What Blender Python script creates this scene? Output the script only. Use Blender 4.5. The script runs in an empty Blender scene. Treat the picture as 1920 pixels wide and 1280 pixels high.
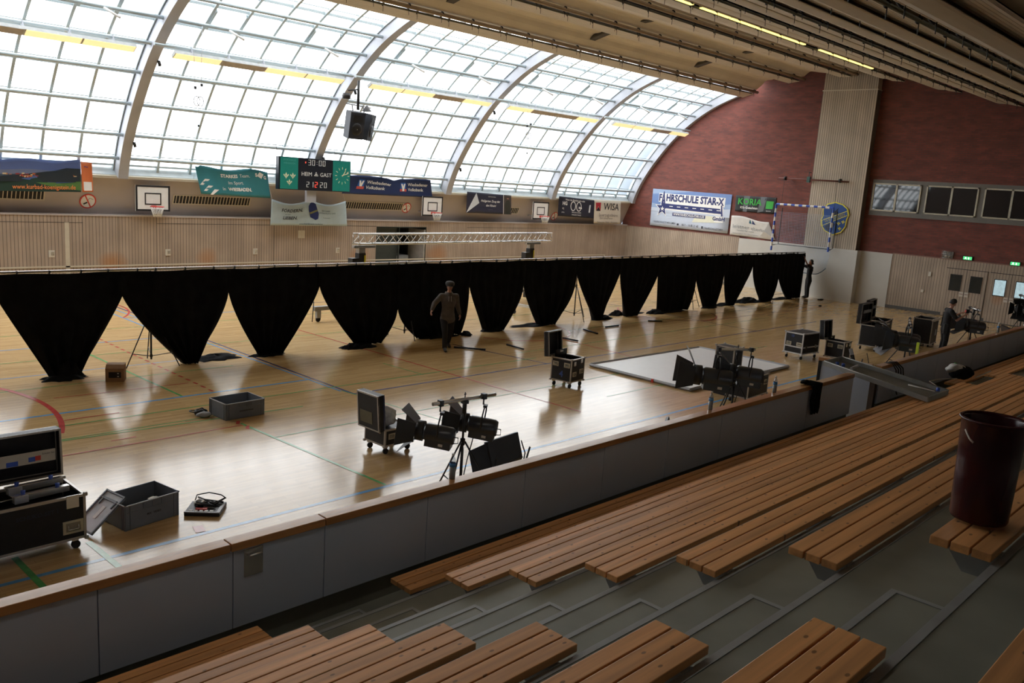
import bpy, bmesh, math, random
from mathutils import Vector, Matrix
random.seed(7)
R = math.radians
sc = bpy.context.scene
COL = sc.collection
# ------------------------------------------------------------------ camera
CAMH = 4.4466
YAW, PITCH, ROLL, FOC = R(43.947), R(-10.632), R(3.823), 1585.29
cd = bpy.data.cameras.new('camera'); cam = bpy.data.objects.new('camera', cd); COL.objects.link(cam)
cd.sensor_width = 36.0; cd.lens = FOC * 36.0 / 1920.0; cd.clip_start = 0.05; cd.clip_end = 500
_f = Vector((math.cos(YAW)*math.cos(PITCH), math.sin(YAW)*math.cos(PITCH), math.sin(PITCH)))
_r = Vector((math.sin(YAW), -math.cos(YAW), 0)); _u = _r.cross(_f)
_r2 = _r*math.cos(ROLL) + _u*math.sin(ROLL); _u2 = -_r*math.sin(ROLL) + _u*math.cos(ROLL)
M = Matrix((( _r2.x, _u2.x, -_f.x, 0), (_r2.y, _u2.y, -_f.y, 0), (_r2.z, _u2.z, -_f.z, CAMH), (0, 0, 0, 1)))
cam.matrix_world = M
sc.camera = cam
# ------------------------------------------------------------------ colour management
sc.view_settings.view_transform = 'Standard'; sc.view_settings.look = 'None'
sc.view_settings.gamma = 1.0; sc.view_settings.exposure = 0.95
try: sc.view_settings.use_curve_mapping = False
except Exception: pass
# ------------------------------------------------------------------ world: bright overcast sky
w = bpy.data.worlds.new('overcast_sky'); sc.world = w; w.use_nodes = True
nt = w.node_tree; N = nt.nodes; Lk = nt.links; N.clear()
wo = N.new('ShaderNodeOutputWorld'); bg = N.new('ShaderNodeBackground'); tc = N.new('ShaderNodeTexCoord')
sep = N.new('ShaderNodeSeparateXYZ'); Lk.new(tc.outputs['Generated'], sep.inputs[0])
mr = N.new('ShaderNodeMapRange'); mr.inputs[1].default_value = -0.05; mr.inputs[2].default_value = 0.28
Lk.new(sep.outputs['Z'], mr.inputs[0])
nz = N.new('ShaderNodeTexNoise'); nz.inputs['Scale'].default_value = 4.5; nz.inputs['Detail'].default_value = 5
Lk.new(tc.outputs['Generated'], nz.inputs['Vector'])
ad = N.new('ShaderNodeMath'); ad.operation = 'MULTIPLY_ADD'; ad.inputs[1].default_value = 0.7; Lk.new(nz.outputs[0], ad.inputs[0])
mrx = N.new('ShaderNodeMapRange'); mrx.inputs[1].default_value = 0.58; mrx.inputs[2].default_value = 0.86; mrx.inputs[3].default_value = 0.0; mrx.inputs[4].default_value = 0.65
Lk.new(sep.outputs['X'], mrx.inputs[0])
sbx = N.new('ShaderNodeMath'); sbx.operation = 'SUBTRACT'; Lk.new(mr.outputs[0], sbx.inputs[0]); Lk.new(mrx.outputs[0], sbx.inputs[1])
sby = N.new('ShaderNodeMath'); sby.operation = 'ADD'; sby.inputs[1].default_value = 0.42; Lk.new(sbx.outputs[0], sby.inputs[0]); Lk.new(sby.outputs[0], ad.inputs[2])
cr = N.new('ShaderNodeValToRGB'); el = cr.color_ramp.elements
el[0].position = 0.36; el[0].color = (0.60, 0.72, 0.84, 1); el[1].position = 0.95; el[1].color = (0.96, 0.98, 1.0, 1)
Lk.new(ad.outputs[0], cr.inputs[0])
st = N.new('ShaderNodeMapRange'); st.inputs[1].default_value = 0.36; st.inputs[2].default_value = 1.1
st.inputs[3].default_value = 0.5; st.inputs[4].default_value = 3.0; Lk.new(ad.outputs[0], st.inputs[0])
Lk.new(cr.outputs[0], bg.inputs[0]); Lk.new(st.outputs[0], bg.inputs[1]); Lk.new(bg.outputs[0], wo.inputs[0])

sc.cycles.diffuse_bounces = 8
# ------------------------------------------------------------------ added fill light for the stand, out of view (fixture built with the lamps)
la = bpy.data.lights.new('stand_fill_light', 'AREA'); la.shape = 'RECTANGLE'; la.size = 7.6; la.size_y = .16; la.energy = 18; la.color = (1.0, 0.95, 0.88)
lo_ = bpy.data.objects.new('stand_fill_light', la); COL.objects.link(lo_); lo_.location = (2.2, 4.4, 6.56)
# ------------------------------------------------------------------ helpers
def prop(o, label=None, cat=None, group=None, kind=None):
    if label: o['label'] = label
    if cat: o['category'] = cat
    if group: o['group'] = group
    if kind: o['kind'] = kind
    return o
def thing(name, label, cat, loc=(0, 0, 0), rz=0.0, group=None, rot=None):
    o = bpy.data.objects.new(name, None); COL.objects.link(o); o.empty_display_size = 0.1
    o.location = loc; o.rotation_euler = rot if rot else (0, 0, rz)
    return prop(o, label, cat, group)
class MB:
    """collects shapes; build() links them as one mesh object"""
    def __init__(s): s.v = []; s.f = []; s.sm = []; s.mi = []; s.m = 0; s.T = Matrix.Identity(4)
    def add(s, vs, fs, smooth=False):
        b = len(s.v); T = s.T
        s.v += [tuple(T @ Vector(p)) for p in vs]
        for f in fs: s.f.append([b+i for i in f]); s.sm.append(smooth); s.mi.append(s.m)
        return s
    def box(s, x0, x1, y0, y1, z0, z1):
        return s.add([(x0,y0,z0),(x1,y0,z0),(x1,y1,z0),(x0,y1,z0),(x0,y0,z1),(x1,y0,z1),(x1,y1,z1),(x0,y1,z1)],
                     [(0,3,2,1),(4,5,6,7),(0,1,5,4),(1,2,6,5),(2,3,7,6),(3,0,4,7)])
    def cbox(s, c, sz, rot=None):
        hx, hy, hz = sz[0]/2, sz[1]/2, sz[2]/2
        vs = [Vector((sx*hx, sy*hy, sz_*hz)) for sz_ in (-1,1) for sx, sy in ((-1,-1),(1,-1),(1,1),(-1,1))]
        if rot is not None: vs = [rot @ v for v in vs]
        c = Vector(c)
        return s.add([tuple(v+c) for v in vs], [(0,3,2,1),(4,5,6,7),(0,1,5,4),(1,2,6,5),(2,3,7,6),(3,0,4,7)])
    def tube(s, p, r=0.02, n=10, caps=True, r2=None, smooth=True):
        """polyline tube; r number or list"""
        P = [Vector(q) for q in p]; k = len(P)
        rr = list(r) if isinstance(r, (list, tuple)) else ([r]*k if r2 is None else [r+(r2-r)*i/(k-1) for i in range(k)])
        vs = []; up = None
        for i in range(k):
            d = (P[min(i+1,k-1)] - P[max(i-1,0)])
            if d.length < 1e-9: d = Vector((0,0,1))
            d.normalize()
            if up is None: a = Vector((0,0,1)) if abs(d.z) < 0.9 else Vector((1,0,0))
            else: a = up
            e1 = (a - d*a.dot(d)); 
            if e1.length < 1e-6: e1 = d.orthogonal()
            e1.normalize(); up = e1; e2 = d.cross(e1)
            for j in range(n):
                t = 2*math.pi*j/n; vs.append(tuple(P[i] + (e1*math.cos(t)+e2*math.sin(t))*rr[i]))
        fs = [(i*n+j, i*n+(j+1)%n, (i+1)*n+(j+1)%n, (i+1)*n+j) for i in range(k-1) for j in range(n)]
        s.add(vs, fs, smooth)
        if caps:
            b = len(s.v) - k*n
            s.f.append([b+j for j in range(n)][::-1]); s.sm.append(False); s.mi.append(s.m)
            s.f.append([b+(k-1)*n+j for j in range(n)]); s.sm.append(False); s.mi.append(s.m)
        return s
    def lathe(s, prof, c=(0,0,0), n=24, smooth=True, M3=None):
        c = Vector(c); vs = []
        for r, z in prof:
            for j in range(n):
                t = 2*math.pi*j/n; v = Vector((r*math.cos(t), r*math.sin(t), z))
                if M3 is not None: v = M3 @ v
                vs.append(tuple(v+c))
        k = len(prof)
        return s.add(vs, [(i*n+j, i*n+(j+1)%n, (i+1)*n+(j+1)%n, (i+1)*n+j) for i in range(k-1) for j in range(n)], smooth)
    def prism(s, poly, a, b, ax='x', smooth=False):
        """polygon (2D) extruded a..b along ax"""
        n = len(poly)
        def P(u, v, t): return {'x': (t,u,v), 'y': (u,t,v), 'z': (u,v,t)}[ax]
        vs = [P(u,v,a) for u,v in poly] + [P(u,v,b) for u,v in poly]
        fs = [tuple(range(n)), tuple(range(2*n-1, n-1, -1))]
        s.add(vs, fs)
        q = len(s.v) - 2*n
        for i in range(n):
            s.f.append([q+i, q+n+i, q+n+(i+1)%n, q+(i+1)%n]); s.sm.append(smooth); s.mi.append(s.m)
        return s
    def sheet(s, prof, x0, x1, th=0.02, nx=1, off=None):
        """open profile (y,z) extruded along x, with thickness"""
        up = [(y, z+th) for y, z in prof]
        return s.prism(list(prof) + up[::-1], x0, x1)
    def grid(s, fn, nu, nv, smooth=True):
        vs = [tuple(fn(i/nu, j/nv)) for j in range(nv+1) for i in range(nu+1)]
        return s.add(vs, [(j*(nu+1)+i, j*(nu+1)+i+1, (j+1)*(nu+1)+i+1, (j+1)*(nu+1)+i) for j in range(nv) for i in range(nu)], smooth)
    def build(s, name, mats, parent=None, label=None, bevel=0, solid=0, fix=True, **kw):
        me = bpy.data.meshes.new(name); me.from_pydata(s.v, [], s.f)
        if not isinstance(mats, (list, tuple)): mats = [mats]
        for m in mats: me.materials.append(m)
        for p, a, b in zip(me.polygons, s.sm, s.mi): p.use_smooth = a; p.material_index = b
        if fix:
            bm = bmesh.new(); bm.from_mesh(me); bmesh.ops.recalc_face_normals(bm, faces=bm.faces); bm.to_mesh(me); bm.free()
        me.update()
        o = bpy.data.objects.new(name, me); COL.objects.link(o)
        if parent: o.parent = parent
        if label: o['label'] = label
        if solid:
            md = o.modifiers.new('thick', 'SOLIDIFY'); md.thickness = solid; md.offset = 0
        if bevel:
            md = o.modifiers.new('bevel', 'BEVEL'); md.width = bevel; md.segments = 2; md.limit_method = 'ANGLE'; md.angle_limit = R(50)
        return prop(o, **kw)
def copy_thing(root, loc, rz=None, label=None, group=None):
    r = root.copy(); COL.objects.link(r); r.location = loc
    if rz is not None: r.rotation_euler = (0, 0, rz)
    if label: r['label'] = label
    if group: r['group'] = group
    for ch in list(root.children):
        c = ch.copy(); COL.objects.link(c); c.parent = r
        for g in list(ch.children):
            d = g.copy(); COL.objects.link(d); d.parent = c
    return r
def structure(name, mb, mats, parent=None, **kw):
    o = mb.build(name, mats, parent, **kw)
    if parent is None: o['kind'] = 'structure'
    return o
def circle(cx, cy, r, n=24, a0=0, a1=360):
    return [(cx+r*math.cos(R(a0+(a1-a0)*i/n)), cy+r*math.sin(R(a0+(a1-a0)*i/n))) for i in range(n + (0 if a1-a0 >= 360 else 1))]

# ------------------------------------------------------------------ materials
MATS = {}
def base_mat(name):
    m = bpy.data.materials.new(name); m.use_nodes = True
    b = m.node_tree.nodes['Principled BSDF']; MATS[name] = m
    return m, m.node_tree, b
def c4(c): return (c[0], c[1], c[2], 1)
def srgb(r, g, b):
    f = lambda v: (v/255/12.92) if v/255 <= 0.04045 else ((v/255+0.055)/1.055)**2.4
    return (f(r), f(g), f(b))
def mat(name, col, rough=0.6, metal=0.0, var=0.12, scale=6.0, bump=0.0, spec=0.5, emit=None, es=1.0, bscale=None):
    """plain procedural material: colour varied by noise, optional noise bump"""
    m, t, b = base_mat(name)
    tcn = t.nodes.new('ShaderNodeTexCoord'); n = t.nodes.new('ShaderNodeTexNoise'); n.inputs['Scale'].default_value = scale
    n.inputs['Detail'].default_value = 3; t.links.new(tcn.outputs['Object'], n.inputs['Vector'])
    r = t.nodes.new('ShaderNodeValToRGB')
    r.color_ramp.elements[0].position = 0.3; r.color_ramp.elements[1].position = 0.7
    r.color_ramp.elements[0].color = c4([max(0, x*(1-var)) for x in col]); r.color_ramp.elements[1].color = c4([min(1, x*(1+var)) for x in col])
    t.links.new(n.outputs[0], r.inputs[0]); t.links.new(r.outputs[0], b.inputs['Base Color'])
    b.inputs['Roughness'].default_value = rough; b.inputs['Metallic'].default_value = metal
    b.inputs['Specular IOR Level'].default_value = spec
    if bump:
        bn = t.nodes.new('ShaderNodeTexNoise'); bn.inputs['Scale'].default_value = bscale or scale*8; t.links.new(tcn.outputs['Object'], bn.inputs['Vector'])
        bp = t.nodes.new('ShaderNodeBump'); bp.inputs['Strength'].default_value = bump; bp.inputs['Distance'].default_value = 0.02
        t.links.new(bn.outputs[0], bp.inputs['Height']); t.links.new(bp.outputs[0], b.inputs['Normal'])
    if emit:
        b.inputs['Emission Color'].default_value = c4(emit); b.inputs['Emission Strength'].default_value = es
    return m
def math_node(t, op, a, b=None, v=None):
    n = t.nodes.new('ShaderNodeMath'); n.operation = op
    if hasattr(a, 'is_linked') or hasattr(a, 'links'): t.links.new(a, n.inputs[0])
    else: n.inputs[0].default_value = a
    if b is not None:
        if hasattr(b, 'links'): t.links.new(b, n.inputs[1])
        else: n.inputs[1].default_value = b
    return n.outputs[0]
def mixrgb(t, fac, a, b, mode='MIX'):
    n = t.nodes.new('ShaderNodeMix'); n.data_type = 'RGBA'; n.blend_type = mode
    for sock, val in ((n.inputs[0], fac), (n.inputs[6], a), (n.inputs[7], b)):
        if hasattr(val, 'links'): t.links.new(val, sock)
        elif isinstance(val, (int, float)): sock.default_value = val
        else: sock.default_value = c4(val)
    return n.outputs[2]
def slat_mat(name, col, axis, pitch=0.1, gap=0.14, dark=0.3, rough=0.6, stains=None):
    """vertical boards: dark joint lines every <pitch> metres along one axis, board-to-board tone"""
    m, t, b = base_mat(name)
    tcn = t.nodes.new('ShaderNodeTexCoord'); s = t.nodes.new('ShaderNodeSeparateXYZ'); t.links.new(tcn.outputs['Object'], s.inputs[0])
    k = math_node(t, 'MULTIPLY', s.outputs[axis], 1.0/pitch)
    fr = math_node(t, 'FRACT', k); line = math_node(t, 'LESS_THAN', fr, gap)
    fl = math_node(t, 'FLOOR', k)
    wn = t.nodes.new('ShaderNodeTexWhiteNoise'); wn.noise_dimensions = '1D'; t.links.new(fl, wn.inputs['W'])
    tone = math_node(t, 'MULTIPLY_ADD', wn.outputs[0], 0.16)
    tone.node.inputs[2].default_value = 0.92
    c = mixrgb(t, 1.0, col, tone, 'MULTIPLY')
    nn = t.nodes.new('ShaderNodeTexNoise'); nn.inputs['Scale'].default_value = 1.1; nn.inputs['Detail'].default_value = 5
    t.links.new(tcn.outputs['Object'], nn.inputs['Vector'])
    rr = t.nodes.new('ShaderNodeValToRGB'); rr.color_ramp.elements[0].position = 0.35; rr.color_ramp.elements[1].position = 0.7
    rr.color_ramp.elements[0].color = (0.86,0.84,0.82,1); rr.color_ramp.elements[1].color = (1.05,1.03,1.0,1)
    t.links.new(nn.outputs[0], rr.inputs[0])
    c = mixrgb(t, 1.0, c, rr.outputs[0], 'MULTIPLY')
    c = mixrgb(t, line, c, [x*dark for x in col])
    if stains:                                           # worn patches where the varnish shows orange
        for (px, pz, sx, sz) in stains:
            dx = math_node(t, 'MULTIPLY', math_node(t, 'SUBTRACT', s.outputs[axis], px), 1/sx)
            dz = math_node(t, 'MULTIPLY', math_node(t, 'SUBTRACT', s.outputs[2], pz), 1/sz)
            d = math_node(t, 'ADD', math_node(t, 'MULTIPLY', dx, dx), math_node(t, 'MULTIPLY', dz, dz))
            d = math_node(t, 'ADD', d, math_node(t, 'MULTIPLY', nn.outputs[0], 1.2))
            f = t.nodes.new('ShaderNodeMapRange'); f.inputs[1].default_value = 1.5; f.inputs[2].default_value = 0.5; t.links.new(d, f.inputs[0])
            c = mixrgb(t, math_node(t, 'MULTIPLY', f.outputs[0], 0.6), c, (0.42, 0.17, 0.04))
    t.links.new(c, b.inputs['Base Color']); b.inputs['Roughness'].default_value = rough
    bp = t.nodes.new('ShaderNodeBump'); bp.invert = True; bp.inputs['Strength'].default_value = 0.6; bp.inputs['Distance'].default_value = 0.01
    t.links.new(line, bp.inputs['Height']); t.links.new(bp.outputs[0], b.inputs['Normal'])
    return m
def floor_mat():
    m, t, b = base_mat('varnished_strip_floor')
    tcn = t.nodes.new('ShaderNodeTexCoord')
    br = t.nodes.new('ShaderNodeTexBrick'); br.inputs['Scale'].default_value = 1.0
    br.inputs['Brick Width'].default_value = 0.9; br.inputs['Row Height'].default_value = 0.09; br.inputs['Mortar Size'].default_value = 0.0015
    br.inputs['Color1'].default_value = (0.62, 0.43, 0.205, 1); br.inputs['Color2'].default_value = (0.52, 0.35, 0.16, 1)
    br.inputs['Mortar'].default_value = (0.36, 0.22, 0.095, 1); br.offset_frequency = 2; br.inputs['Bias'].default_value = -0.1
    t.links.new(tcn.outputs['Object'], br.inputs['Vector'])
    mp = t.nodes.new('ShaderNodeMapping'); mp.inputs['Scale'].default_value = (0.7, 9, 1); t.links.new(tcn.outputs['Object'], mp.inputs[0])
    n = t.nodes.new('ShaderNodeTexNoise'); n.inputs['Scale'].default_value = 1.6; n.inputs['Detail'].default_value = 6; t.links.new(mp.outputs[0], n.inputs['Vector'])
    rr = t.nodes.new('ShaderNodeValToRGB'); rr.color_ramp.elements[0].position = 0.3; rr.color_ramp.elements[1].position = 0.75
    rr.color_ramp.elements[0].color = (0.84,0.80,0.76,1); rr.color_ramp.elements[1].color = (1.1,1.1,1.1,1); t.links.new(n.outputs[0], rr.inputs[0])
    c = mixrgb(t, 1.0, br.outputs['Color'], rr.outputs[0], 'MULTIPLY')
    t.links.new(c, b.inputs['Base Color'])
    n2 = t.nodes.new('ShaderNodeTexNoise'); n2.inputs['Scale'].default_value = 1.3; n2.inputs['Detail'].default_value = 4; t.links.new(tcn.outputs['Object'], n2.inputs['Vector'])
    rm = t.nodes.new('ShaderNodeMapRange'); rm.inputs[3].default_value = 0.13; rm.inputs[4].default_value = 0.21; t.links.new(n2.outputs[0], rm.inputs[0])
    t.links.new(rm.outputs[0], b.inputs['Roughness']); b.inputs['Specular IOR Level'].default_value = 0.35; b.inputs['Coat Weight'].default_value = 0.22; b.inputs['Coat Roughness'].default_value = 0.13; b.inputs['Coat IOR'].default_value = 1.55
    bp = t.nodes.new('ShaderNodeBump'); bp.inputs['Strength'].default_value = 0.05; bp.inputs['Distance'].default_value = 0.01
    t.links.new(n.outputs[0], bp.inputs['Height']); t.links.new(bp.outputs[0], b.inputs['Normal'])
    return m
def brick_mat(name):
    m, t, b = base_mat(name)
    tcn = t.nodes.new('ShaderNodeTexCoord'); s = t.nodes.new('ShaderNodeSeparateXYZ'); t.links.new(tcn.outputs['Object'], s.inputs[0])
    cb = t.nodes.new('ShaderNodeCombineXYZ'); t.links.new(s.outputs[1], cb.inputs[0]); t.links.new(s.outputs[2], cb.inputs[1])
    br = t.nodes.new('ShaderNodeTexBrick'); br.inputs['Scale'].default_value = 1.0
    br.inputs['Brick Width'].default_value = 0.25; br.inputs['Row Height'].default_value = 0.083; br.inputs['Mortar Size'].default_value = 0.008
    br.inputs['Color1'].default_value = (0.22, 0.062, 0.046, 1); br.inputs['Color2'].default_value = (0.14, 0.045, 0.035, 1)
    br.inputs['Mortar'].default_value = (0.13, 0.07, 0.06, 1); br.inputs['Bias'].default_value = -0.3
    t.links.new(cb.outputs[0], br.inputs['Vector'])
    n = t.nodes.new('ShaderNodeTexNoise'); n.inputs['Scale'].default_value = 1.2; n.inputs['Detail'].default_value = 6
    mp = t.nodes.new('ShaderNodeMapping'); mp.inputs['Scale'].default_value = (1, 3, 1); t.links.new(cb.outputs[0], mp.inputs[0]); t.links.new(mp.outputs[0], n.inputs['Vector'])
    rr = t.nodes.new('ShaderNodeValToRGB'); rr.color_ramp.elements[0].position = 0.33; rr.color_ramp.elements[1].position = 0.7
    rr.color_ramp.elements[0].color = (0.72,0.74,0.78,1); rr.color_ramp.elements[1].color = (1.15,1.1,1.05,1); t.links.new(n.outputs[0], rr.inputs[0])
    c = mixrgb(t, 1.0, br.outputs['Color'], rr.outputs[0], 'MULTIPLY')
    t.links.new(c, b.inputs['Base Color']); b.inputs['Roughness'].default_value = 0.8
    bp = t.nodes.new('ShaderNodeBump'); bp.invert = True; bp.inputs['Strength'].default_value = 0.5; bp.inputs['Distance'].default_value = 0.01
    t.links.new(br.outputs['Fac'], bp.inputs['Height']); t.links.new(bp.outputs[0], b.inputs['Normal'])
    return m
def plank_mat(name, col, knots=True, rough=0.5, spec=0.5):
    m, t, b = base_mat(name); b.inputs['Specular IOR Level'].default_value = spec
    tcn = t.nodes.new('ShaderNodeTexCoord'); oi = t.nodes.new('ShaderNodeObjectInfo')
    mp = t.nodes.new('ShaderNodeMapping'); mp.inputs['Scale'].default_value = (0.6, 14, 14); t.links.new(tcn.outputs['Object'], mp.inputs[0])
    cbn = t.nodes.new('ShaderNodeCombineXYZ'); t.links.new(math_node(t, 'MULTIPLY', oi.outputs['Random'], 37.0), cbn.inputs[0])
    t.links.new(cbn.outputs[0], mp.inputs['Location'])
    n = t.nodes.new('ShaderNodeTexNoise'); n.inputs['Scale'].default_value = 1.5; n.inputs['Detail'].default_value = 5; t.links.new(mp.outputs[0], n.inputs['Vector'])
    rr = t.nodes.new('ShaderNodeValToRGB'); rr.color_ramp.elements[0].position = 0.3; rr.color_ramp.elements[1].position = 0.72
    rr.color_ramp.elements[0].color = c4([x*0.72 for x in col]); rr.color_ramp.elements[1].color = c4([min(1,x*1.18) for x in col]); t.links.new(n.outputs[0], rr.inputs[0])
    tn = math_node(t, 'MULTIPLY_ADD', oi.outputs['Random'], 0.3); tn.node.inputs[2].default_value = 0.85
    c = mixrgb(t, 1.0, rr.outputs[0], tn, 'MULTIPLY')
    if knots:
        v = t.nodes.new('ShaderNodeTexVoronoi'); v.voronoi_dimensions = '2D'; v.inputs['Scale'].default_value = 1.0
        mp2 = t.nodes.new('ShaderNodeMapping'); mp2.inputs['Scale'].default_value = (3.4, 6.5, 1); t.links.new(tcn.outputs['Object'], mp2.inputs[0]); t.links.new(cbn.outputs[0], mp2.inputs['Location'])
        t.links.new(mp2.outputs[0], v.inputs['Vector'])
        kf = t.nodes.new('ShaderNodeMapRange'); kf.inputs[1].default_value = 0.06; kf.inputs[2].default_value = 0.04; t.links.new(v.outputs['Distance'], kf.inputs[0])
        c = mixrgb(t, math_node(t, 'MULTIPLY', kf.outputs[0], 0.8), c, [x*0.22 for x in col])
    t.links.new(c, b.inputs['Base Color']); b.inputs['Roughness'].default_value = rough
    return m
def glass_mat(name, tint=(1,1,1), gloss=0.05, rough=0.02, dark=None):
    """thin pane: see-through plus a reflection"""
    m = bpy.data.materials.new(name); m.use_nodes = True; t = m.node_tree; t.nodes.clear(); MATS[name] = m
    o = t.nodes.new('ShaderNodeOutputMaterial'); tr = t.nodes.new('ShaderNodeBsdfTransparent'); tr.inputs[0].default_value = c4(tint)
    gl = t.nodes.new('ShaderNodeBsdfGlossy'); gl.inputs['Roughness'].default_value = rough
    fr = t.nodes.new('ShaderNodeLayerWeight'); fr.inputs['Blend'].default_value = 0.5
    pw = math_node(t, 'POWER', fr.outputs['Facing'], 5.0); pm = math_node(t, 'MULTIPLY_ADD', pw, 0.8); pm.node.inputs[2].default_value = gloss
    mx = t.nodes.new('ShaderNodeMixShader'); t.links.new(pm, mx.inputs[0])
    t.links.new(tr.outputs[0], mx.inputs[1]); t.links.new(gl.outputs[0], mx.inputs[2]); t.links.new(mx.outputs[0], o.inputs[0])
    return m
# colours
FLOOR = floor_mat(); BRICK = brick_mat('red_brick')
SLAT_X = slat_mat('slatted_cladding_far', (0.42, 0.34, 0.275), 0, 0.105, stains=[(20.9, 0.95, 0.7, 0.55), (25.2, 1.0, 0.8, 0.5), (14.2, 1.0, 0.5, 0.5), (10.9, 0.9, 0.6, 0.5)])
SLAT_Y = slat_mat('slatted_cladding_end', (0.44, 0.36, 0.285), 1, 0.115, stains=[(9.95, 1.15, 0.35, 0.5)])
SLAT_COL = slat_mat('slatted_cladding_column', (0.50, 0.43, 0.34), 1, 0.105, gap=0.2)
PLASTER = mat('grey_brown_plaster', (0.45, 0.41, 0.395), 0.7, var=0.06, scale=0.8)
CREAMTRIM = mat('cream_trim', (0.58, 0.53, 0.42), 0.5, var=0.04)
SILLW = mat('white_sill_sheet', (0.62, 0.68, 0.70), 0.35, var=0.12, scale=3)
STEEL = mat('grey_painted_steel', (0.42, 0.44, 0.49), 0.42, var=0.05, scale=2)
ALU = mat('aluminium_frame', (0.48, 0.56, 0.59), 0.38, metal=0.0, var=0.05)
CREAM = mat('cream_ceiling_sheet', (0.66, 0.60, 0.49), 0.6, var=0.06, scale=1.0)
DARKROOF = mat('dark_roof_void', (0.03, 0.028, 0.026), 0.9)
PAD = mat('pale_grey_wall_pad', (0.55, 0.54, 0.50), 0.6, var=0.05, scale=1.0)
BASEB = mat('dark_grey_baseboard', (0.09, 0.09, 0.09), 0.6)
CONC = mat('olive_painted_concrete', (0.20, 0.205, 0.17), 0.55, var=0.14, scale=2.2)
CONCE = mat('steel_nosing', (0.27, 0.28, 0.28), 0.5, var=0.1)
PANELG = mat('grey_laminate_panel', (0.50, 0.57, 0.70), 0.42, var=0.03, scale=1.0)
CAPW = plank_mat('orange_brown_handrail_wood', (0.46, 0.22, 0.08), knots=False, rough=0.3)
_cb = CAPW.node_tree.nodes['Principled BSDF']; _cb.inputs['Coat Weight'].default_value = 0.9; _cb.inputs['Coat Roughness'].default_value = 0.08; _cb.inputs['Coat IOR'].default_value = 1.7
BENCHW = plank_mat('pine_bench_plank', (0.70, 0.345, 0.13), rough=0.4)
BLACKCLOTH = mat('black_molton_cloth', (0.010, 0.0105, 0.0115), 0.95, var=0.25, scale=4, bump=0.3, spec=0.08)
BLACKM = mat('black_painted_metal', (0.012, 0.012, 0.013), 0.45, var=0.2, scale=8)
BLACKP = mat('black_plywood_panel', (0.010, 0.010, 0.012), 0.5, var=0.25, scale=10, spec=0.4)
RUBBER = mat('black_rubber', (0.015, 0.015, 0.015), 0.8)
EDGE = mat('aluminium_case_edge', (0.45, 0.42, 0.38), 0.35, metal=0.5, var=0.1)
CHROME = mat('chrome', (0.62, 0.62, 0.60), 0.25, metal=0.8, var=0.05)
BEIGEH = mat('zinc_recess_dish', (0.50, 0.45, 0.33), 0.4, metal=0.4, var=0.1)
CRATE = mat('grey_plastic_crate', (0.17, 0.19, 0.225), 0.5, var=0.05)
CARD = mat('brown_cardboard', (0.33, 0.19, 0.10), 0.8, var=0.1, scale=5)
WHITE = mat('white_paint', (0.80, 0.80, 0.78), 0.5, var=0.03)
OFFW = mat('off_white_plastic', (0.62, 0.58, 0.50), 0.5, var=0.05)
BLACK = mat('black_print', (0.015, 0.015, 0.018), 0.5)
RED = mat('red_paint', (0.62, 0.05, 0.035), 0.4, var=0.05)
GREEN = mat('green_paint', (0.03, 0.30, 0.06), 0.35, var=0.1)
BLUE = mat('blue_paint', (0.05, 0.12, 0.55), 0.4, var=0.08)
YELLOW = mat('yellow_paint', (0.75, 0.68, 0.06), 0.45, var=0.05)
LB = mat('court_line_light_blue', (0.12, 0.33, 0.62), 0.2, var=0.15, spec=0.6)
DB = mat('court_line_dark_blue', (0.03, 0.05, 0.22), 0.2, var=0.15, spec=0.6)
LG = mat('court_line_green', (0.10, 0.38, 0.12), 0.2, var=0.2, spec=0.6)
LR = mat('court_line_red', (0.50, 0.07, 0.06), 0.2, var=0.15, spec=0.6)
GLASS = glass_mat('window_pane_glass')
DARKGLASS = mat('dark_window_glass', (0.008, 0.008, 0.009), 0.03, var=0.1, spec=1.0)

# ================================================================== THE HALL
XE = 39.24; YF = 29.33; X0 = -4.0
# ---- arch profile (y, z): inner edge of the steel ribs, then the roof line over the hall
def catmull(P, k=5):
    out = []
    for i in range(len(P)-1):
        p0 = P[max(i-1,0)]; p1 = P[i]; p2 = P[i+1]; p3 = P[min(i+2,len(P)-1)]
        for j in range(k):
            t = j/k
            out.append(tuple(0.5*((2*p1[a]) + (-p0[a]+p2[a])*t + (2*p0[a]-5*p1[a]+4*p2[a]-p3[a])*t*t + (-p0[a]+3*p1[a]-3*p2[a]+p3[a])*t**3) for a in (0,1)))
    return out + [tuple(P[-1])]
RPC = [(28.95,3.72),(28.84,4.1),(28.55,4.75),(28.12,5.45),(27.6,6.15),(26.9,6.97),(26.1,7.72),(25.2,8.38),(24.3,8.9),(23.2,9.36),(22.3,9.66)]
RP = catmull(RPC, 4)
ROOF = catmull([(22.3,9.66),(19.7,10.3),(17.25,10.45),(14.85,10.25),(12.45,9.72),(10.1,9.1),(7.8,8.42),(5.6,7.75),(3.2,7.0),(0,6.1),(-2.6,5.5)], 4)
def normals(P):
    out = []
    for i in range(len(P)):
        a = P[max(i-1,0)]; b = P[min(i+1,len(P)-1)]
        dy, dz = b[0]-a[0], b[1]-a[1]; l = math.hypot(dy, dz); out.append((-dz/l*-1, dy/l*-1))
    return out
def offset(P, d):
    N_ = normals(P); return [(p[0]+n[0]*d, p[1]+n[1]*d) for p, n in zip(P, N_)]
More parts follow.
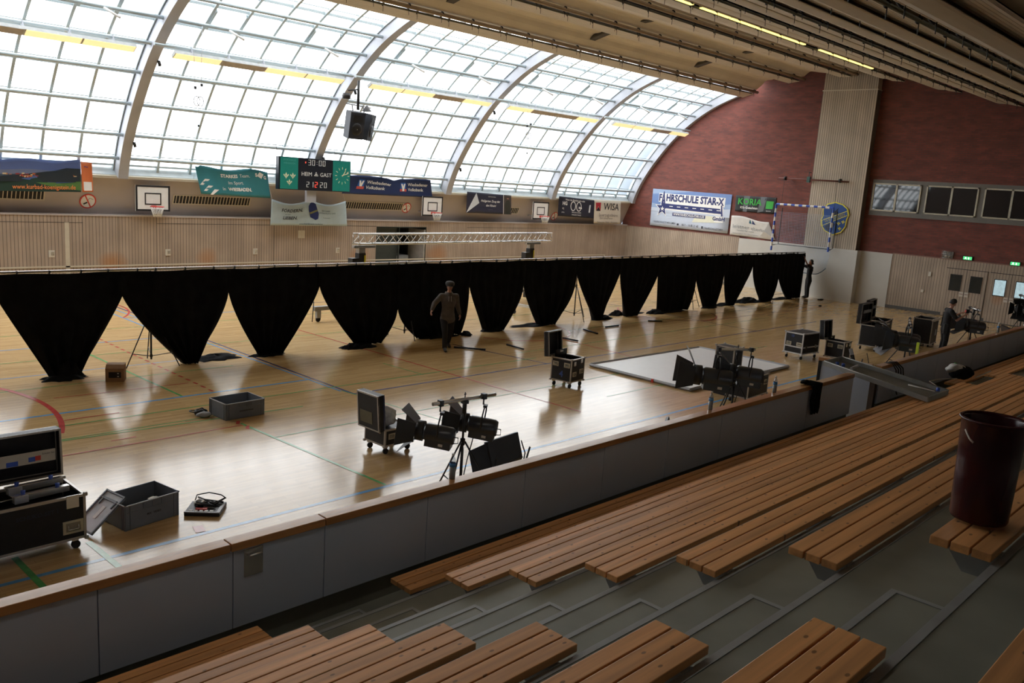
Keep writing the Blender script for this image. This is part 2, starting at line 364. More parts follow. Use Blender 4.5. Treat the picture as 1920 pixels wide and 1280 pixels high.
def ribbon(mb, P, x0, x1, d0, d1):
    a = offset(P, d0); b = offset(P, d1); n = len(P)
    vs = [(x, *q) for x in (x0, x1) for q in a] + [(x, *q) for x in (x0, x1) for q in b]
    fs = []
    for i in range(n-1):
        A0, A1, B0, B1 = i, n+i, 2*n+i, 3*n+i
        fs += [(A0,A0+1,A1+1,A1), (B0,B1,B1+1,B0+1), (A0,B0,B0+1,A0+1), (A1,A1+1,B1+1,B1)]
    fs += [(0,n,3*n,2*n), (n-1,3*n-1,4*n-1,2*n-1)]
    return mb.add(vs, fs)
# ---- floor with court lines
fl = structure('floor', MB().box(X0, XE, 6.05, 30.2, -0.2, 0), FLOOR)
def seg(mb, p, q, w_, z=0.0015):
    d = Vector((q[0]-p[0], q[1]-p[1])); d.normalize(); n = Vector((-d.y, d.x))*w_/2
    mb.add([(p[0]-n.x,p[1]-n.y,z),(q[0]-n.x,q[1]-n.y,z),(q[0]+n.x,q[1]+n.y,z),(p[0]+n.x,p[1]+n.y,z)], [(0,1,2,3)])
def arc(mb, cx, cy, r, a0, a1, w_, n=40, z=0.0015):
    pi = [(cx+(r-w_/2)*math.cos(R(a0+(a1-a0)*i/n)), cy+(r-w_/2)*math.sin(R(a0+(a1-a0)*i/n))) for i in range(n+1)]
    po = [(cx+(r+w_/2)*math.cos(R(a0+(a1-a0)*i/n)), cy+(r+w_/2)*math.sin(R(a0+(a1-a0)*i/n))) for i in range(n+1)]
    mb.add([(x,y,z) for x,y in pi+po], [(i,i+1,n+2+i,n+1+i) for i in range(n)])
m1 = MB(); m2 = MB(); m3 = MB(); m4 = MB()
for p, q, w_ in [((-4,15.35),(9.78,15.37),.07), ((-4,9.3),(24,9.3),.07), ((-4,20.98),(9.2,21.0),.05), ((-4,18.25),(9.5,18.35),.035), ((9.2,26.5),(9.2,21.0),.05),
                 ((9.5,26.0),(9.76,14.2),.05), ((9.2,23.9),(30,23.9),.05)]: seg(m1, p, q, w_)
for p, q, w_ in [((9.72,26),(9.86,13.9),.05), ((9.86,13.88),(31,13.88),.05), ((15.2,16.9),(15.73,13.9),.045), ((26.4,13.88),(26.4,27),.045), ((15.0,24.6),(26,24.6),.04)]: seg(m2, p, q, w_, .0025)
for p, q, w_ in [((6.8,20.2),(6.96,15.4),.05), ((7.02,13.2),(7.25,9.35),.05), ((-4,14.65),(16,14.52),.035), ((-4,14.2),(8.5,13.6),.035), ((-4,13.9),(7.7,13.85),.03), ((3.32,9.85),(3.36,8.6),.07),
                 ((2.56,9.9),(2.6,8.4),.07), ((9.8,14.23),(10.2,11),.03), ((7.1,12.2),(24,12.2),.03), ((14.4,10.9),(22,10.9),.03), ((-4,17.2),(9,17.3),.03), ((12.1,15.9),(12.2,14.5),.03), ((-4,19.6),(30,19.8),.03), ((16,15.2),(30,15.3),.03), ((20,16.9),(33,16.9),.03), ((-4,22.6),(30,22.6),.03)]: seg(m3, p, q, w_, .0035)
for p, q, w_ in [((12.55,22),(12.92,10.4),.045), ((18.75,16.2),(18.4,10.6),.045), ((-4,13.0),(7.0,13.1),.03), ((5.0,16.4),(7.5,16.3),.03), ((4.7,14.9),(5.6,14.9),.03), ((26.4,16),(36,15.8),.04)]: seg(m4, p, q, w_, .0045)
arc(m4, 0.2, 15.9, 4.55, -22, 38, .09, z=.0045); arc(m4, 6.9, 26.0, 3.0, -40, 40, .06, z=.0045)
arc(m4, 18.45, 17.9, 1.85, 200, 380, .05, z=.0045); arc(m4, 26.9, 17.9, 1.85, 120, 330, .05, z=.0045)
y = 21.4
while y > 15.4: seg(m4, (7.6, y), (7.62, y-.17), .05, .0045); y -= .34
y = 13.7
while y > 12.7: seg(m4, (7.05, y), (6.95, y-.17), .06, .0045); y -= .34
seg(m4, (4.5,9.55), (4.45,9.35), .12, .0045); seg(m4, (4.9,13.4), (5.3,13.42), .03, .0045)
for mm, nm, mt, lb in ((m1,'court_line',LB,'light blue court lines'), (m2,'court_line',DB,'dark blue court lines'), (m3,'court_line',LG,'green court lines'), (m4,'court_line',LR,'red court lines')):
    mm.build(nm, mt, fl, lb, fix=False)
# ---- far wall: slatted lower part with a store opening, leaning plaster band, cream sill
DX0, DX1, DZ = 21.72, 24.43, 2.24
wf = structure('wall_far', MB().box(X0, DX0, YF, YF+.6, 0, 2.49).box(DX1, XE, YF, YF+.6, 0, 2.49).box(DX0, DX1, YF, YF+.6, DZ, 2.49), SLAT_X)
MB().prism([(29.78,2.49),(29.22,3.76),(29.7,3.76),(30.3,2.49)], X0, XE).build('plaster_band', PLASTER, wf)
MB().box(X0, XE, 29.3, 29.8, 2.47, 2.52).build('ledge', PLASTER, wf)
m = MB()
for x0, x1 in ((5.2,10.0),(12.4,16.9),(18.9,21.7),(26.9,32.5)): m.box(x0, x1, YF-.004, YF, 2.24, 2.255)
for x in (9.98,12.4,16.9,18.9,11.1,4.9): m.box(x-.006, x+.006, YF-.004, YF, 0, 2.47)
m.build('panel_joint', BLACK, wf)
MB().box(9.44, 9.57, YF-.02, YF, 0, 2.25).build('cover_strip', CREAMTRIM, wf)
structure('trim_1', MB().prism([(29.1,3.72),(29.1,3.8),(29.3,3.86),(29.34,3.76)], X0, XE), CREAMTRIM)
structure('trim_2', MB().box(-4, 37.4, YF-.02, YF, .80, .85).box(37.35, 37.4, YF-.02, YF, 0, .80), CREAMTRIM)
structure('window_sill', MB().prism([(29.2,3.84),(29.5,4.16),(29.6,4.16),(29.6,3.8)], X0, XE-.25), SILLW)
# store room behind the opening
sr = MB().box(DX0-.3, DX0, YF+.6, YF+4, 0, 2.6).box(DX1, DX1+.3, YF+.6, YF+4, 0, 2.6).box(DX0-.3, DX1+.3, YF+4, YF+4.2, 0, 2.6).box(DX0-.3, DX1+.3, YF+.6, YF+4.2, 2.6, 2.7).box(DX0-.3, DX1+.3, YF+.6, YF+4.2, -.1, 0)
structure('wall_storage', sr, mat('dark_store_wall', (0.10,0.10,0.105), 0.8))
d1 = structure('door_1', MB().box(DX1-.10, DX1-.03, YF-.01, YF+1.1, 0, 2.12), mat('pale_door_leaf', (0.42,0.40,0.37), 0.6))
MB().box(DX0, DX0+.05, YF-.01, YF+.6, 0, DZ).box(DX1-.03, DX1, YF-.03, YF+.6, 0, DZ).box(DX0, DX1, YF-.01, YF+.6, DZ-.04, DZ).box(23.0, 23.05, YF+.1, YF+.16, 0, DZ).box(DX0, 23.0, YF+.2, YF+.25, 0, DZ-.04).build('door_frame', mat('dark_green_grey_frame', (0.035,0.045,0.04), 0.6), d1)
# ---- end wall
ow = offset(RP, .62) ; roof_o = offset(ROOF, .5)
poly = [(-2.6,-.2),(29.7,-.2),(29.7,3.7)] + ow + roof_o[1:] 
we = structure('wall_end', MB().prism([(-2.6,-.2),(29.7,-.2),(29.7,3.7)] + ow + roof_o[2:], XE, XE+.35), BRICK)
MB().box(XE-.04, XE, 22.15, YF, 0, 2.49).box(XE-.04, XE, -2.5, 14.45, 0, 2.45).build('slatted_cladding', SLAT_Y, we)
MB().box(XE-.055, XE, 22.15, YF, 2.47, 2.50).box(XE-.055, XE, -2.5, 14.45, 2.43, 2.47).build('cladding_cap', mat('reddish_trim', (0.25,0.13,0.10), 0.6), we)
m = MB().box(XE-.07, XE, 18.42, 22.15, 0, 2.42).box(XE-.50, XE, 15.86, 18.42, 0, 2.42).box(XE-.07, XE, 14.45, 15.86, 0, 2.42)
m.build('wall_padding', PAD, we, 'pale grey impact padding')
structure('wall_column', MB().box(XE-.45, XE, 15.98, 18.5, 2.42, 9.52).box(XE-.44, XE, 16.0, 18.48, 9.56, 10.4), SLAT_COL)
structure('trim_3', MB().box(XE-.47, XE, 15.96, 18.52, 9.52, 9.57), CREAMTRIM)
structure('baseboard_end', MB().box(XE-.07, XE-.04, -2.5, 14.45, 0, .14).box(XE-.07, XE-.04, 22.15, YF, 0, .1), BASEB)
# window band in the brick wall
WB = mat('grey_window_surround', (0.17,0.165,0.15), 0.6, var=0.05)
structure('trim_4', MB().box(XE-.05, XE, 1.0, 15.78, 4.06, 5.66), WB)
WFR = mat('cream_window_frame', (0.55,0.52,0.42), 0.5)
for i in range(4):
    y1 = 15.72 - i*2.31; y0 = y1 - 2.09
    wn_ = structure('window_%d' % (i+10), MB().box(XE-.06, XE-.05, y0+.03, y1-.03, 4.32, 5.46), DARKGLASS)
    m = MB()
    for a, b, c, d in ((y0,y1,4.27,4.33),(y0,y1,5.44,5.5),(y0,y0+.06,4.27,5.5),(y1-.06,y1,4.27,5.5),((y0+y1)/2-.04,(y0+y1)/2+.04,4.27,5.5)): m.box(XE-.10, XE-.05, a, b, c, d)
    m.build('window_frame', WFR, wn_)
# doors in the end wall
PANE1 = mat('dark_door_pane', (0.03,0.035,0.035), 0.1, spec=0.8)
PANE2 = mat('daylight_glow_pane', (0.35,0.47,0.5), 0.2, var=0.35, scale=6, emit=(0.45,0.62,0.68), es=0.35)  # daylight behind the door is put into the pane as a glow
for i, (ys, pm) in enumerate(((11.27, PANE1), (9.55, PANE2), (7.83, PANE1))):
    m = MB()
    for s_ in (-1, 1): a, b = sorted((ys+s_*.008, ys+s_*.80)); m.box(XE-.075, XE-.04, a, b, .03, 2.06)
    d = structure('door_%d' % (i+2), m, SLAT_Y)
    MB().box(XE-.07, XE-.041, ys-.012, ys+.012, 0, 2.06).box(XE-.05, XE-.039, ys-.83, ys+.83, 2.06, 2.085).build('door_joint', BLACK, d)
    for s_ in (-1, 1):
        yc = ys + s_*.40
        MB().box(XE-.085, XE-.075, yc-.21, yc+.21, 1.16, 1.80).build('vision_panel', pm, d)
        MB().box(XE-.09, XE-.075, yc-.235, yc-.21, 1.13, 1.83).box(XE-.09, XE-.075, yc+.21, yc+.235, 1.13, 1.83).box(XE-.09, XE-.075, yc-.21, yc+.21, 1.13, 1.16).box(XE-.09, XE-.075, yc-.21, yc+.21, 1.80, 1.83).build('panel_frame', BLACKM, d)
        MB().box(XE-.10, XE-.075, ys+s_*.10-.08, ys+s_*.10+.08, .92, 1.12).build('handle_plate', OFFW, d)
        MB().box(XE-.12, XE-.10, ys+s_*.10-.06, ys+s_*.10+.06, 1.02, 1.04).build('door_handle', mat('dark_red_handle', (0.2,0.06,0.05)), d)
# ---- unseen sides that close the room
structure('wall_left', MB().prism([(-2.6,-.2),(29.7,-.2),(29.7,3.7)] + ow + roof_o[2:], X0-.3, X0), mat('dark_brown_end_wall', (0.07,0.05,0.04), .8))
structure('wall_back', MB().box(X0, XE, -2.9, -2.6, -.2, 6.1), SLAT_X)
# ---- roof above the hall
ceil = structure('ceiling', ribbon(MB(), ROOF[1:], X0-.3, XE+.3, .42, .6), DARKROOF)
EDG = [(22.05,9.47),(19.7,10.0),(17.25,10.12),(14.85,9.82),(12.47,9.3),(10.1,8.70),(7.85,8.18),(5.6,7.42),(3.0,6.55),(0.4,5.95)]
m = MB()
for i in range(len(EDG)-1):                        # one long sagging sheet between each pair of slatted panels
    ye, ze = EDG[i]; yn, zn = EDG[i+1]
    a = (ye-.42, ze+.13); b = (yn+.52, zn+.035 + (.03 if i < 5 else -.02))
    dy = a[0]-b[0]
    P = [(a[0]+.56, a[1]+.03), a, (a[0]-.10, a[1]+.05), (a[0]-.30, a[1]+.20), (a[0]-.5, (a[1]+.24+b[1])/2+.05), (a[0]-.8, (a[1]*.3+b[1]*.7)+.11), (b[0]+.35, b[1]+.05), b, (b[0]-.1, b[1]+.005)]
    P = catmull(P, 3)
    m.sheet(P, X0, 38.2, .012)
m.build('acoustic_sheet', CREAM, ceil, 'cream curved ceiling sheets')
# slatted panels under the sheets
def slat_panel(i, wdt=.55):
    ye, ze = EDG[i]; slope = (-.28, -.14, 0, .1, .17, .2, .24, .26, .28)[i]
    m = MB(); ns = 6; 
    for k in range(ns):
        y0 = ye + wdt*k/ns + .006; y1 = ye + wdt*(k+1)/ns - .006
        z0 = ze + (y0-ye)*(-slope if slope > 0 else slope)*-1 if False else ze + (y0-ye)*slope
        z1 = ze + (y1-ye)*slope
        m.prism([(y0,z0),(y1,z1),(y1,z1+.03),(y0,z0+.03)], X0, 38.75)
    m.prism([(ye,ze+.025),(ye+wdt,ze+wdt*slope+.025),(ye+wdt,ze+wdt*slope+.045),(ye,ze+.045)], X0, 38.74)
    o = m.build('ceiling_panel', CREAM)
    names = ['next to the glazing, nearest the window wall', 'second from the glazing', 'third from the glazing', 'fourth from the glazing, beside the yellow roof lamps', 'fifth from the glazing', 'sixth from the glazing', 'seventh from the glazing', 'eighth from the glazing, beside the thick duct', 'ninth from the glazing, nearest the stand']
    prop(o, 'long cream slatted ceiling panel, ' + names[i], 'ceiling panel', 'slatted ceiling panels')
for i in range(9): slat_panel(i)
# pipes with ring hooks along every panel edge
def ring_hook(r):
    m = MB(); P = [(0, r*1.25*math.cos(R(a)), r*1.25*math.sin(R(a))) for a in range(-80, 190, 27)]
    m.tube(P, .022, 5); m.tube([(0,0,-r),(0,-.0,-r-.18)], .009, 4); m.tube([(0,0,r),(0,0,r+.12)], .01, 4)
    return m
def hook_pipe(name, yv, zv, r, mt, label, grp, step=1.32, xa=8.0, xb=38.4, ph=0.0):
    t = thing(name, label, 'pipe', (xa, yv, zv), group=grp)
    MB().tube([(X0-xa,0,0),(xb-xa,0,0)], r, 10).build('pipe_tube', mt, t)
    h = ring_hook(r).build('ring_hook', BLACKM, t); h.location = (ph, 0, 0)
    k = 1
    while xa + ph + k*step < xb-.2 and k < 95:
        c = h.copy(); COL.objects.link(c); c.parent = t; c.location = (ph + k*step, 0, 0); k += 1
TANP = mat('tan_painted_pipe', (0.36,0.27,0.17), 0.5, var=0.08); OLIVEP = mat('olive_pipe', (0.10,0.095,0.06), 0.5, var=0.1)
ordn = ['first', 'second', 'third', 'fourth', 'fifth', 'sixth', 'seventh', 'eighth']
for i in range(8):
    ye, ze = EDG[i]; big = .075 if i < 7 else .13
    hook_pipe('ceiling_pipe', ye-.42, ze+.03, big*.85, TANP, 'tan ceiling pipe with ring hooks beside the %s slatted panel from the glazing' % ordn[i], 'tan ceiling pipes', xa=(14,17,18,18,18,15,12,9)[i], ph=.3+.17*i)
    hook_pipe('ceiling_pipe', ye-.08, ze+.0, .035, OLIVEP, 'thin dark olive pipe along the edge of the %s slatted panel from the glazing' % ordn[i], 'thin olive ceiling pipes', xa=(14,17,18,18,18,15,12,9)[i], ph=.9+.11*i)
# ---- steel ribs
feet = [4.05, 11.0, 18.12, 25.16, 32.2, 39.0]
for k, x in enumerate(feet):
    x1 = x + (.32 if k < 5 else .235)
    m = MB(); ribbon(m, RP, x, x1, 0, .03); ribbon(m, RP, x+.02, x1-.02, .03, .5); ribbon(m, RP, x, x1, .5, .53)
    r_ = structure('trim_%d' % (k+5), m, STEEL)
    if k < 5:
        m = MB(); ribbon(m, ROOF, x+.0, x1, -.10, .3); m.build('roof_beam', mat('dark_steel_beam', (0.06,0.058,0.055), 0.6) if k == 0 else MATS['dark_steel_beam'], r_)
    N_ = normals(RP)
    for q in (9, 22):                       # small spot lamps clipped to the rib
        if k in (1,2,3) and q < len(RP):
            p = RP[q]; MB().tube([(x+.33, p[0], p[1]), (x+.36, p[0]-.02, p[1]-.16)], .05, 8).build('spot_lamp', BLACKM, r_)
# ---- glazing bays
GP = RP[1:]
PZ = [4.38, 5.12, 6.08, 7.0, 7.8, 8.45, 9.0]
def at_z(P, z):
    for i in range(len(P)-1):
        if P[i][1] <= z <= P[i+1][1]:
            t = (z-P[i][1])/(P[i+1][1]-P[i][1]); return (P[i][0]+(P[i+1][0]-P[i][0])*t, z)
    return P[-1]
INN = offset(GP, .20); OUT = offset(GP, .50)
for k in range(-1, 5):
    xa = (feet[k] + .32) if k >= 0 else X0; xb = feet[k+1]
    g = MB(); GQ = offset(GP, .51); g.add([(x, *q) for x in (xa, xb) for q in GQ], [(i, i+1, len(GQ)+i+1, len(GQ)+i) for i in range(len(GQ)-1)])
    wn_ = structure('window_%d' % (k+2), g, GLASS)
    m = MB(); nb = 6
    for j in range(nb+1):
        xm = xa + (xb-xa)*j/nb; wq = .042 if 0 < j < nb else .03
        ribbon(m, GP, max(xa, xm-wq), min(xb, xm+wq), .42, .55)
    for z in PZ + [9.35]:
        y, z = at_z(OUT, z); m.cbox(((xa+xb)/2, y, z), (xb-xa, .07, .08))
        y2, z2 = at_z(OUT, z+.11); m.cbox(((xa+xb)/2, y2, z2), (xb-xa, .04, .03))
    y, z = at_z(OUT, 4.16); m.cbox(((xa+xb)/2, y, z), (xb-xa, .1, .06))
    # two opening lights with heavier frames
    step = (xb-xa)/nb
    rods = []
    for j in (1, 4):
        x0 = xa+step*j; q0 = at_z(OUT, 8.5); q1 = at_z(OUT, 8.95)
        seg_ = [p for p in OUT if q0[1] <= p[1] <= q1[1]]
        for a, b in ((x0+.03, x0+.1), (x0+step-.1, x0+step-.03)):
            m.prism([(q0[0],q0[1]),(q1[0],q1[1]),(q1[0]-.06,q1[1]-.1),(q0[0]-.06,q0[1]-.1)], a, b)
        rods.append(x0+step*.45)
    m.build('window_frame', ALU, wn_)
    for z in PZ:
        y, z = at_z(INN, z); MB().tube([(xa-.02,y,z),(xb+.02,y,z)], .055, 10).build('purlin', ALU, wn_)
    for x in rods:
        p = at_z(INN, 8.45); MB().tube([(x,p[0]+.1,p[1]+.05),(x+.35,p[0]-.45,p[1]-.28)], .035, 6).build('opener_rod', WHITE, wn_)
# ---- tribune
TY = lambda k: 5.38-.735*(k-1)
TZ = lambda k: .77+.33*(k-1)
prof = [(6.03,-.2),(6.03,.44)]
for k in range(1, 9): prof += [(TY(k), .44 if k == 1 else TZ(k-1)), (TY(k), TZ(k))]
prof += [(-2.6, TZ(8)), (-2.6,-.2)]
tr = structure('floor_tribune', MB().prism(prof, X0, XE), CONC)
m = MB()
for k in range(1, 9): m.box(X0, XE-.05, TY(k)-.035, TY(k)+.004, TZ(k)-.05, TZ(k)+.004)
m.build('step_nosing', CONCE, tr)
m = MB(); e = MB()
for (a, b) in ((3.25,4.2),(18.1,19.2)):
    for k in range(0, 8):
        z = (.44 if k == 0 else TZ(k)); y0 = TY(k+1) if k+1 <= 8 else TY(8)-.735
        m.box(a, b, y0, y0+.34, z, z+.165)
        e.box(a, b, y0+.31, y0+.344, z+.13, z+.169); e.box(b-.03, b+.004, y0, y0+.31, z+.13, z+.1692)
m.build('half_step', CONC, tr); e.build('half_step_nosing', CONCE, tr)
structure('wall_barrier', MB().box(X0, 15.25, 6.03, 6.10, -.1, .72).box(16.6, XE, 6.03, 6.10, -.1, .72), CONC)

# ================================================================== STAND FURNITURE
ORD = ['lowest', 'second lowest', 'third lowest', 'fourth lowest', 'fifth lowest', 'sixth lowest', 'seventh lowest', 'topmost visible']
def bench(k, xa, xb, label, grp):
    z = TZ(k) + .06; y0 = TY(k); L = xb-xa
    t = thing('slatted_bench', label, 'bench', (xa, y0, TZ(k)), group=grp)
    for j in range(3):
        MB().box(0, L, .005+j*.1, .005+j*.1+.09, .015, .06).build('plank', BENCHW, t, bevel=.004)
    n = max(1, int(L/1.5)); m = MB()
    for i in range(n+1):
        x = .18 + (L-.36)*i/n
        m = MB().prism([(-.004,.012),(.27,.012),(.16,-.13),(.005,-.13)], x-.04, x+.04); m.build('bench_bracket', CONCE, t)
    return t
for k in range(1, 9):
    bench(k, X0+.1, 3.17, ORD[k-1].capitalize() + ' slatted wooden bench on the left side of the near steps', 'benches left of the near steps')
for k in range(1, 8):
    bench(k, 4.5, 18.0, ORD[k-1].capitalize() + ' long slatted wooden bench of the middle block', 'benches between the two flights of steps')
for k in range(1, 5):
    bench(k, 19.4, 36.0, ORD[k-1].capitalize() + ' slatted wooden bench of the far block, beyond the bag', 'benches beyond the far steps')
# ---- barrier between hall floor and stand
seams = [-3.6, -2.2, -.8, .55, 2.07, 3.12, 3.99, 5.17, 6.56, 7.96, 9.32, 10.68, 12.0, 13.45, 15.25]
seams2 = [16.5, 17.25, 18.5, 19.75, 21.0, 22.3, 23.6, 24.9, 26.2, 27.5, 28.8, 30.1, 31.4, 32.7, 34.0, 35.3, 36.6, 37.9, 39.15]
def barrier(sm, boards, label):
    t = thing('barrier', label, 'barrier', (sm[0], 6.0, .44))
    X = sm[0]
    for i in range(len(sm)-1):
        MB().box(sm[i]-X+.004, sm[i+1]-X-.004, -.015, .015, .24, .925).build('barrier_panel', PANELG, t, bevel=.002)
        MB().box(sm[i]-X-.03, sm[i]-X+.03, .018, .03, .24, .92).build('seam_backing', BLACKM, t)  # dark strip added behind each seam to keep bright floor from showing through
    for xa, xb in boards:
        MB().box(xa-X, xb-X, -.03, .11, .925, .995).build('handrail_board', CAPW, t, bevel=.005)
barrier(seams, ((-3.9,3.09),(3.10,3.985),(3.995,15.25)), 'long grey panelled barrier with wooden handrail, carrying the drinking bottles')
barrier(seams2, ((16.5,39.15),), 'grey panelled barrier with wooden handrail beyond the gap, reaching the end wall')
t = thing('latch_plate', 'small square metal latch plate on the grey barrier', 'latch', (3.3, 5.985, 1.25))
MB().box(-.085, .085, -.006, 0, -.14, .10).build('plate', CHROME, t, bevel=.003)
MB().tube([(-.05,-.03,.045),(.06,-.03,.05)], .012, 8).build('latch_bar', CHROME, t)
# gate leaf swung open into the hall
t = thing('barrier_gate', 'grey barrier gate swung open with wooden top rail', 'gate', (16.5, 6.15, 0), R(103))
MB().box(0, .98, -.015, .015, .30, 1.365).build('gate_panel', PANELG, t, bevel=.003)
MB().box(0, 1.0, -.09, .09, 1.365, 1.435).build('top_rail', CAPW, t, bevel=.012)
MB().box(-.05, .0, -.03, .03, 0, 1.365).box(.94, 1.0, -.03, .03, 0, 1.365).build('gate_post', BLACKM, t)
t = thing('gate_post', 'dark brown post at the barrier gap beneath the metal tray', 'post', (16.35, 6.03, 0))
MB().box(-.05, .05, -.05, .05, .0, 1.36).build('post', mat('dark_brown_post', (0.05,0.03,0.02), 0.5), t)

# ================================================================== DRAPE LINE
YD = 18.0
def drape(i, xa, xb, za, zb, la, lb, p, label, pile, ph):
    ztop = 2.10
    n = 44; nf = 5 + (i % 3)
    def edge(side, z):
        z_ap = za if side == 0 else zb
        x0 = xa if side == 0 else xb; x1 = la if side == 0 else lb
        if z >= z_ap: return x0 + (.05 if side else -.05)*min(1,(z-z_ap)*8)
        t = min(1, (z_ap-z)/(z_ap-.03)); pw = p[side]
        return x0 + (x1-x0)*t**pw
    def fn(u, v):
        z = ztop*(1-v) + .012*v
        e0 = edge(0, z); e1 = edge(1, z); x = e0 + (e1-e0)*u
        comp = 1 - (e1-e0)/(xb-xa); a = .012 + .10*comp*v + .02*v
        y = YD - .05 + a*math.sin(2*math.pi*(nf*u) + ph + v*.8) + .35*a*math.sin(2*math.pi*(nf*2.3*u)+1.7*ph)
        if v < .04: y = YD - .045
        return (x, y, z + (.012*math.sin(9*u+ph) if v == 0 else 0))
    t = thing('drape', label, 'drape', (0, 0, 0), group='black drapes gathered on the rail')
    MB().grid(fn, n, 36).build('drape_cloth', BLACKCLOTH, t, solid=.006, fix=False)
    for (cx, cy, rx, ry, h) in pile:
        m = MB(); random.seed(int(cx*97))
        NR, NA = 7, 26; vs = []
        off = [random.uniform(.75, 1.2) for _ in range(NA)]
        for a in range(NR+1):
            for b in range(NA):
                th = 2*math.pi*b/NA; rr = a/NR; o_ = 1+(off[b]-1)*rr
                zz = h*(1-rr**3)*(.75+.25*math.sin(3*th+ a))*1.0 + (.004 if a < NR else 0.002)
                vs.append((cx+rx*rr*o_*math.cos(th), cy+ry*rr*o_*math.sin(th), zz))
        m.add(vs, [(a*NA+b, a*NA+(b+1)%NA, (a+1)*NA+(b+1)%NA, (a+1)*NA+b) for a in range(NR) for b in range(NA)], True)
        m.build('pooled_hem', BLACKCLOTH, t, 'hem lying on the floor')
D = [ # apex xl, xr, zl, zr, bottom xl, xr, powers, piles
 (4.61,6.86,1.52,1.60,5.42,5.98,(1.03,1.08),[(5.62,17.8,.42,.24,.10),(5.75,17.9,.27,.2,.34)]),
 (6.86,9.22,1.60,1.55,8.15,8.45,(1.25,1.45),[(9.0,18.2,.62,.34,.09)]),
 (9.22,11.62,1.55,1.60,9.95,10.6,(1.3,1.25),[(10.2,17.95,.45,.2,.07)]),
 (11.62,14.08,1.60,1.01,12.7,13.5,(1.3,2.0),[(12.7,17.75,.55,.25,.09),(12.45,17.7,.25,.2,.14)]),
 (14.08,16.68,1.01,1.43,14.8,16.4,(2.0,3.6),[(15.6,17.9,.8,.22,.05),(16.5,17.8,.2,.2,.12)]),
 (16.68,18.98,1.43,1.41,17.4,18.15,(1.2,2.1),[(17.75,17.95,.42,.2,.16)]),
 (18.98,21.51,1.41,1.58,19.8,20.6,(1.4,2.2),[(19.6,18.1,.9,.25,.07)]),
 (21.51,23.83,1.58,1.51,22.55,22.95,(1.15,1.1),[(23.0,17.95,.55,.2,.15)]),
 (23.83,26.13,1.51,1.46,24.3,24.95,(1.5,1.25),[(24.9,18.3,.95,.3,.07),(24.3,18.3,.35,.2,.18)]),
 (26.13,28.77,1.46,1.25,26.3,28.4,(1.0,2.5),[(26.2,17.95,.45,.25,.16),(27.2,17.9,1.0,.2,.06)]),
 (28.77,30.91,1.25,1.34,29.6,30.35,(1.2,1.8),[(29.9,17.9,.55,.2,.08)]),
 (30.91,33.17,1.34,1.57,31.3,31.8,(1.5,1.4),[(31.2,18.1,.8,.2,.10)]),
 (33.17,35.56,1.57,1.03,34.1,35.0,(1.7,1.9),[(33.4,18.2,.9,.3,.22),(34.3,18.0,.9,.2,.08)]),
 (35.56,37.95,1.03,1.30,36.6,37.85,(1.5,2.5),[(36.4,18.1,1.0,.25,.08)]),
]
dn = ['leftmost in view, its gathered foot left of the cardboard box', 'second from the left, its hem trailing right near the blue lines', 'third from the left, gathered to a narrow foot', 'fourth from the left, left of the tall narrow gap', 'fifth from the left, directly behind the walking person',
 'sixth from the left, narrow foot right of the walking person', 'seventh from the left, hem spread to its left', 'eighth from the left, right of a bare tripod', 'ninth from the left, hem spread to both sides', 'tenth from the left, hanging nearly straight', 'eleventh from the left, narrow', 'twelfth from the left, swept to the left',
 'thirteenth from the left, long floor hem', 'last at the right end, beside the person reaching up']
for i, d in enumerate(D):
    drape(i, *d[:6], d[6], 'black molton drape, ' + dn[i], d[7], i*1.3)
t = thing('drape_rail', 'long silver rail carrying the black drapes', 'rail', (0, YD, 2.135))
MB().tube([(1.0,0,0),(38.0,0,0)], .028, 10).build('rail_tube', CHROME, t)
m = MB(); random.seed(5)
for k in range(60): m.cbox((4.3+k*.56+random.uniform(-.1,.1), -.01, -.01), (.025, .07, .075))
m.build('rail_clip', BLACKM, t, kind='stuff')
def stand(name, x, y, h, label, grp, spread=.62, rz=0, mt=BLACKM, cat='tripod'):
    t = thing(name, label, cat, (x, y, 0), rz, grp)
    MB().tube([(0,0,.12),(0,0,h*.55)], .021, 8).tube([(0,0,h*.5),(0,0,h)], .016, 8).build('centre_pole', mt, t)
    for a in (90, 210, 330):
        c, s = math.cos(R(a)), math.sin(R(a))
        MB().tube([(c*spread,s*spread,.012),(c*.03,s*.03,min(1.15,h*.62))], .013, 6).tube([(c*.02,s*.02,.2),(c*spread*.72,s*spread*.72,.30)], .009, 5).build('leg', mt, t)
    MB().lathe([(.032,min(1.15,h*.62)-.05),(.034,min(1.15,h*.62)+.04)], n=10).lathe([(.03,.17),(.03,.23)], n=10).build('collar', RUBBER, t)
    return t
stand('drape_tripod', 7.55, 18.22, 2.1, 'black tripod stand behind the second drape from the left', 'tripods holding the drape rail', rz=R(105))
stand('drape_tripod', 22.0, 18.35, 2.1, 'black tripod stand in the open gap beside the eighth drape', 'tripods holding the drape rail', rz=R(160), spread=.7)
stand('drape_tripod', 14.62, 18.28, 2.1, 'black tripod stand in the tall narrow gap left of the walking person', 'tripods holding the drape rail', rz=R(50))
stand('drape_tripod', 29.0, 18.3, 2.1, 'black tripod stand behind the eleventh drape', 'tripods holding the drape rail', rz=R(20))
stand('drape_tripod', 36.0, 18.3, 2.1, 'black tripod stand behind the last drape at the right', 'tripods holding the drape rail', rz=R(70))
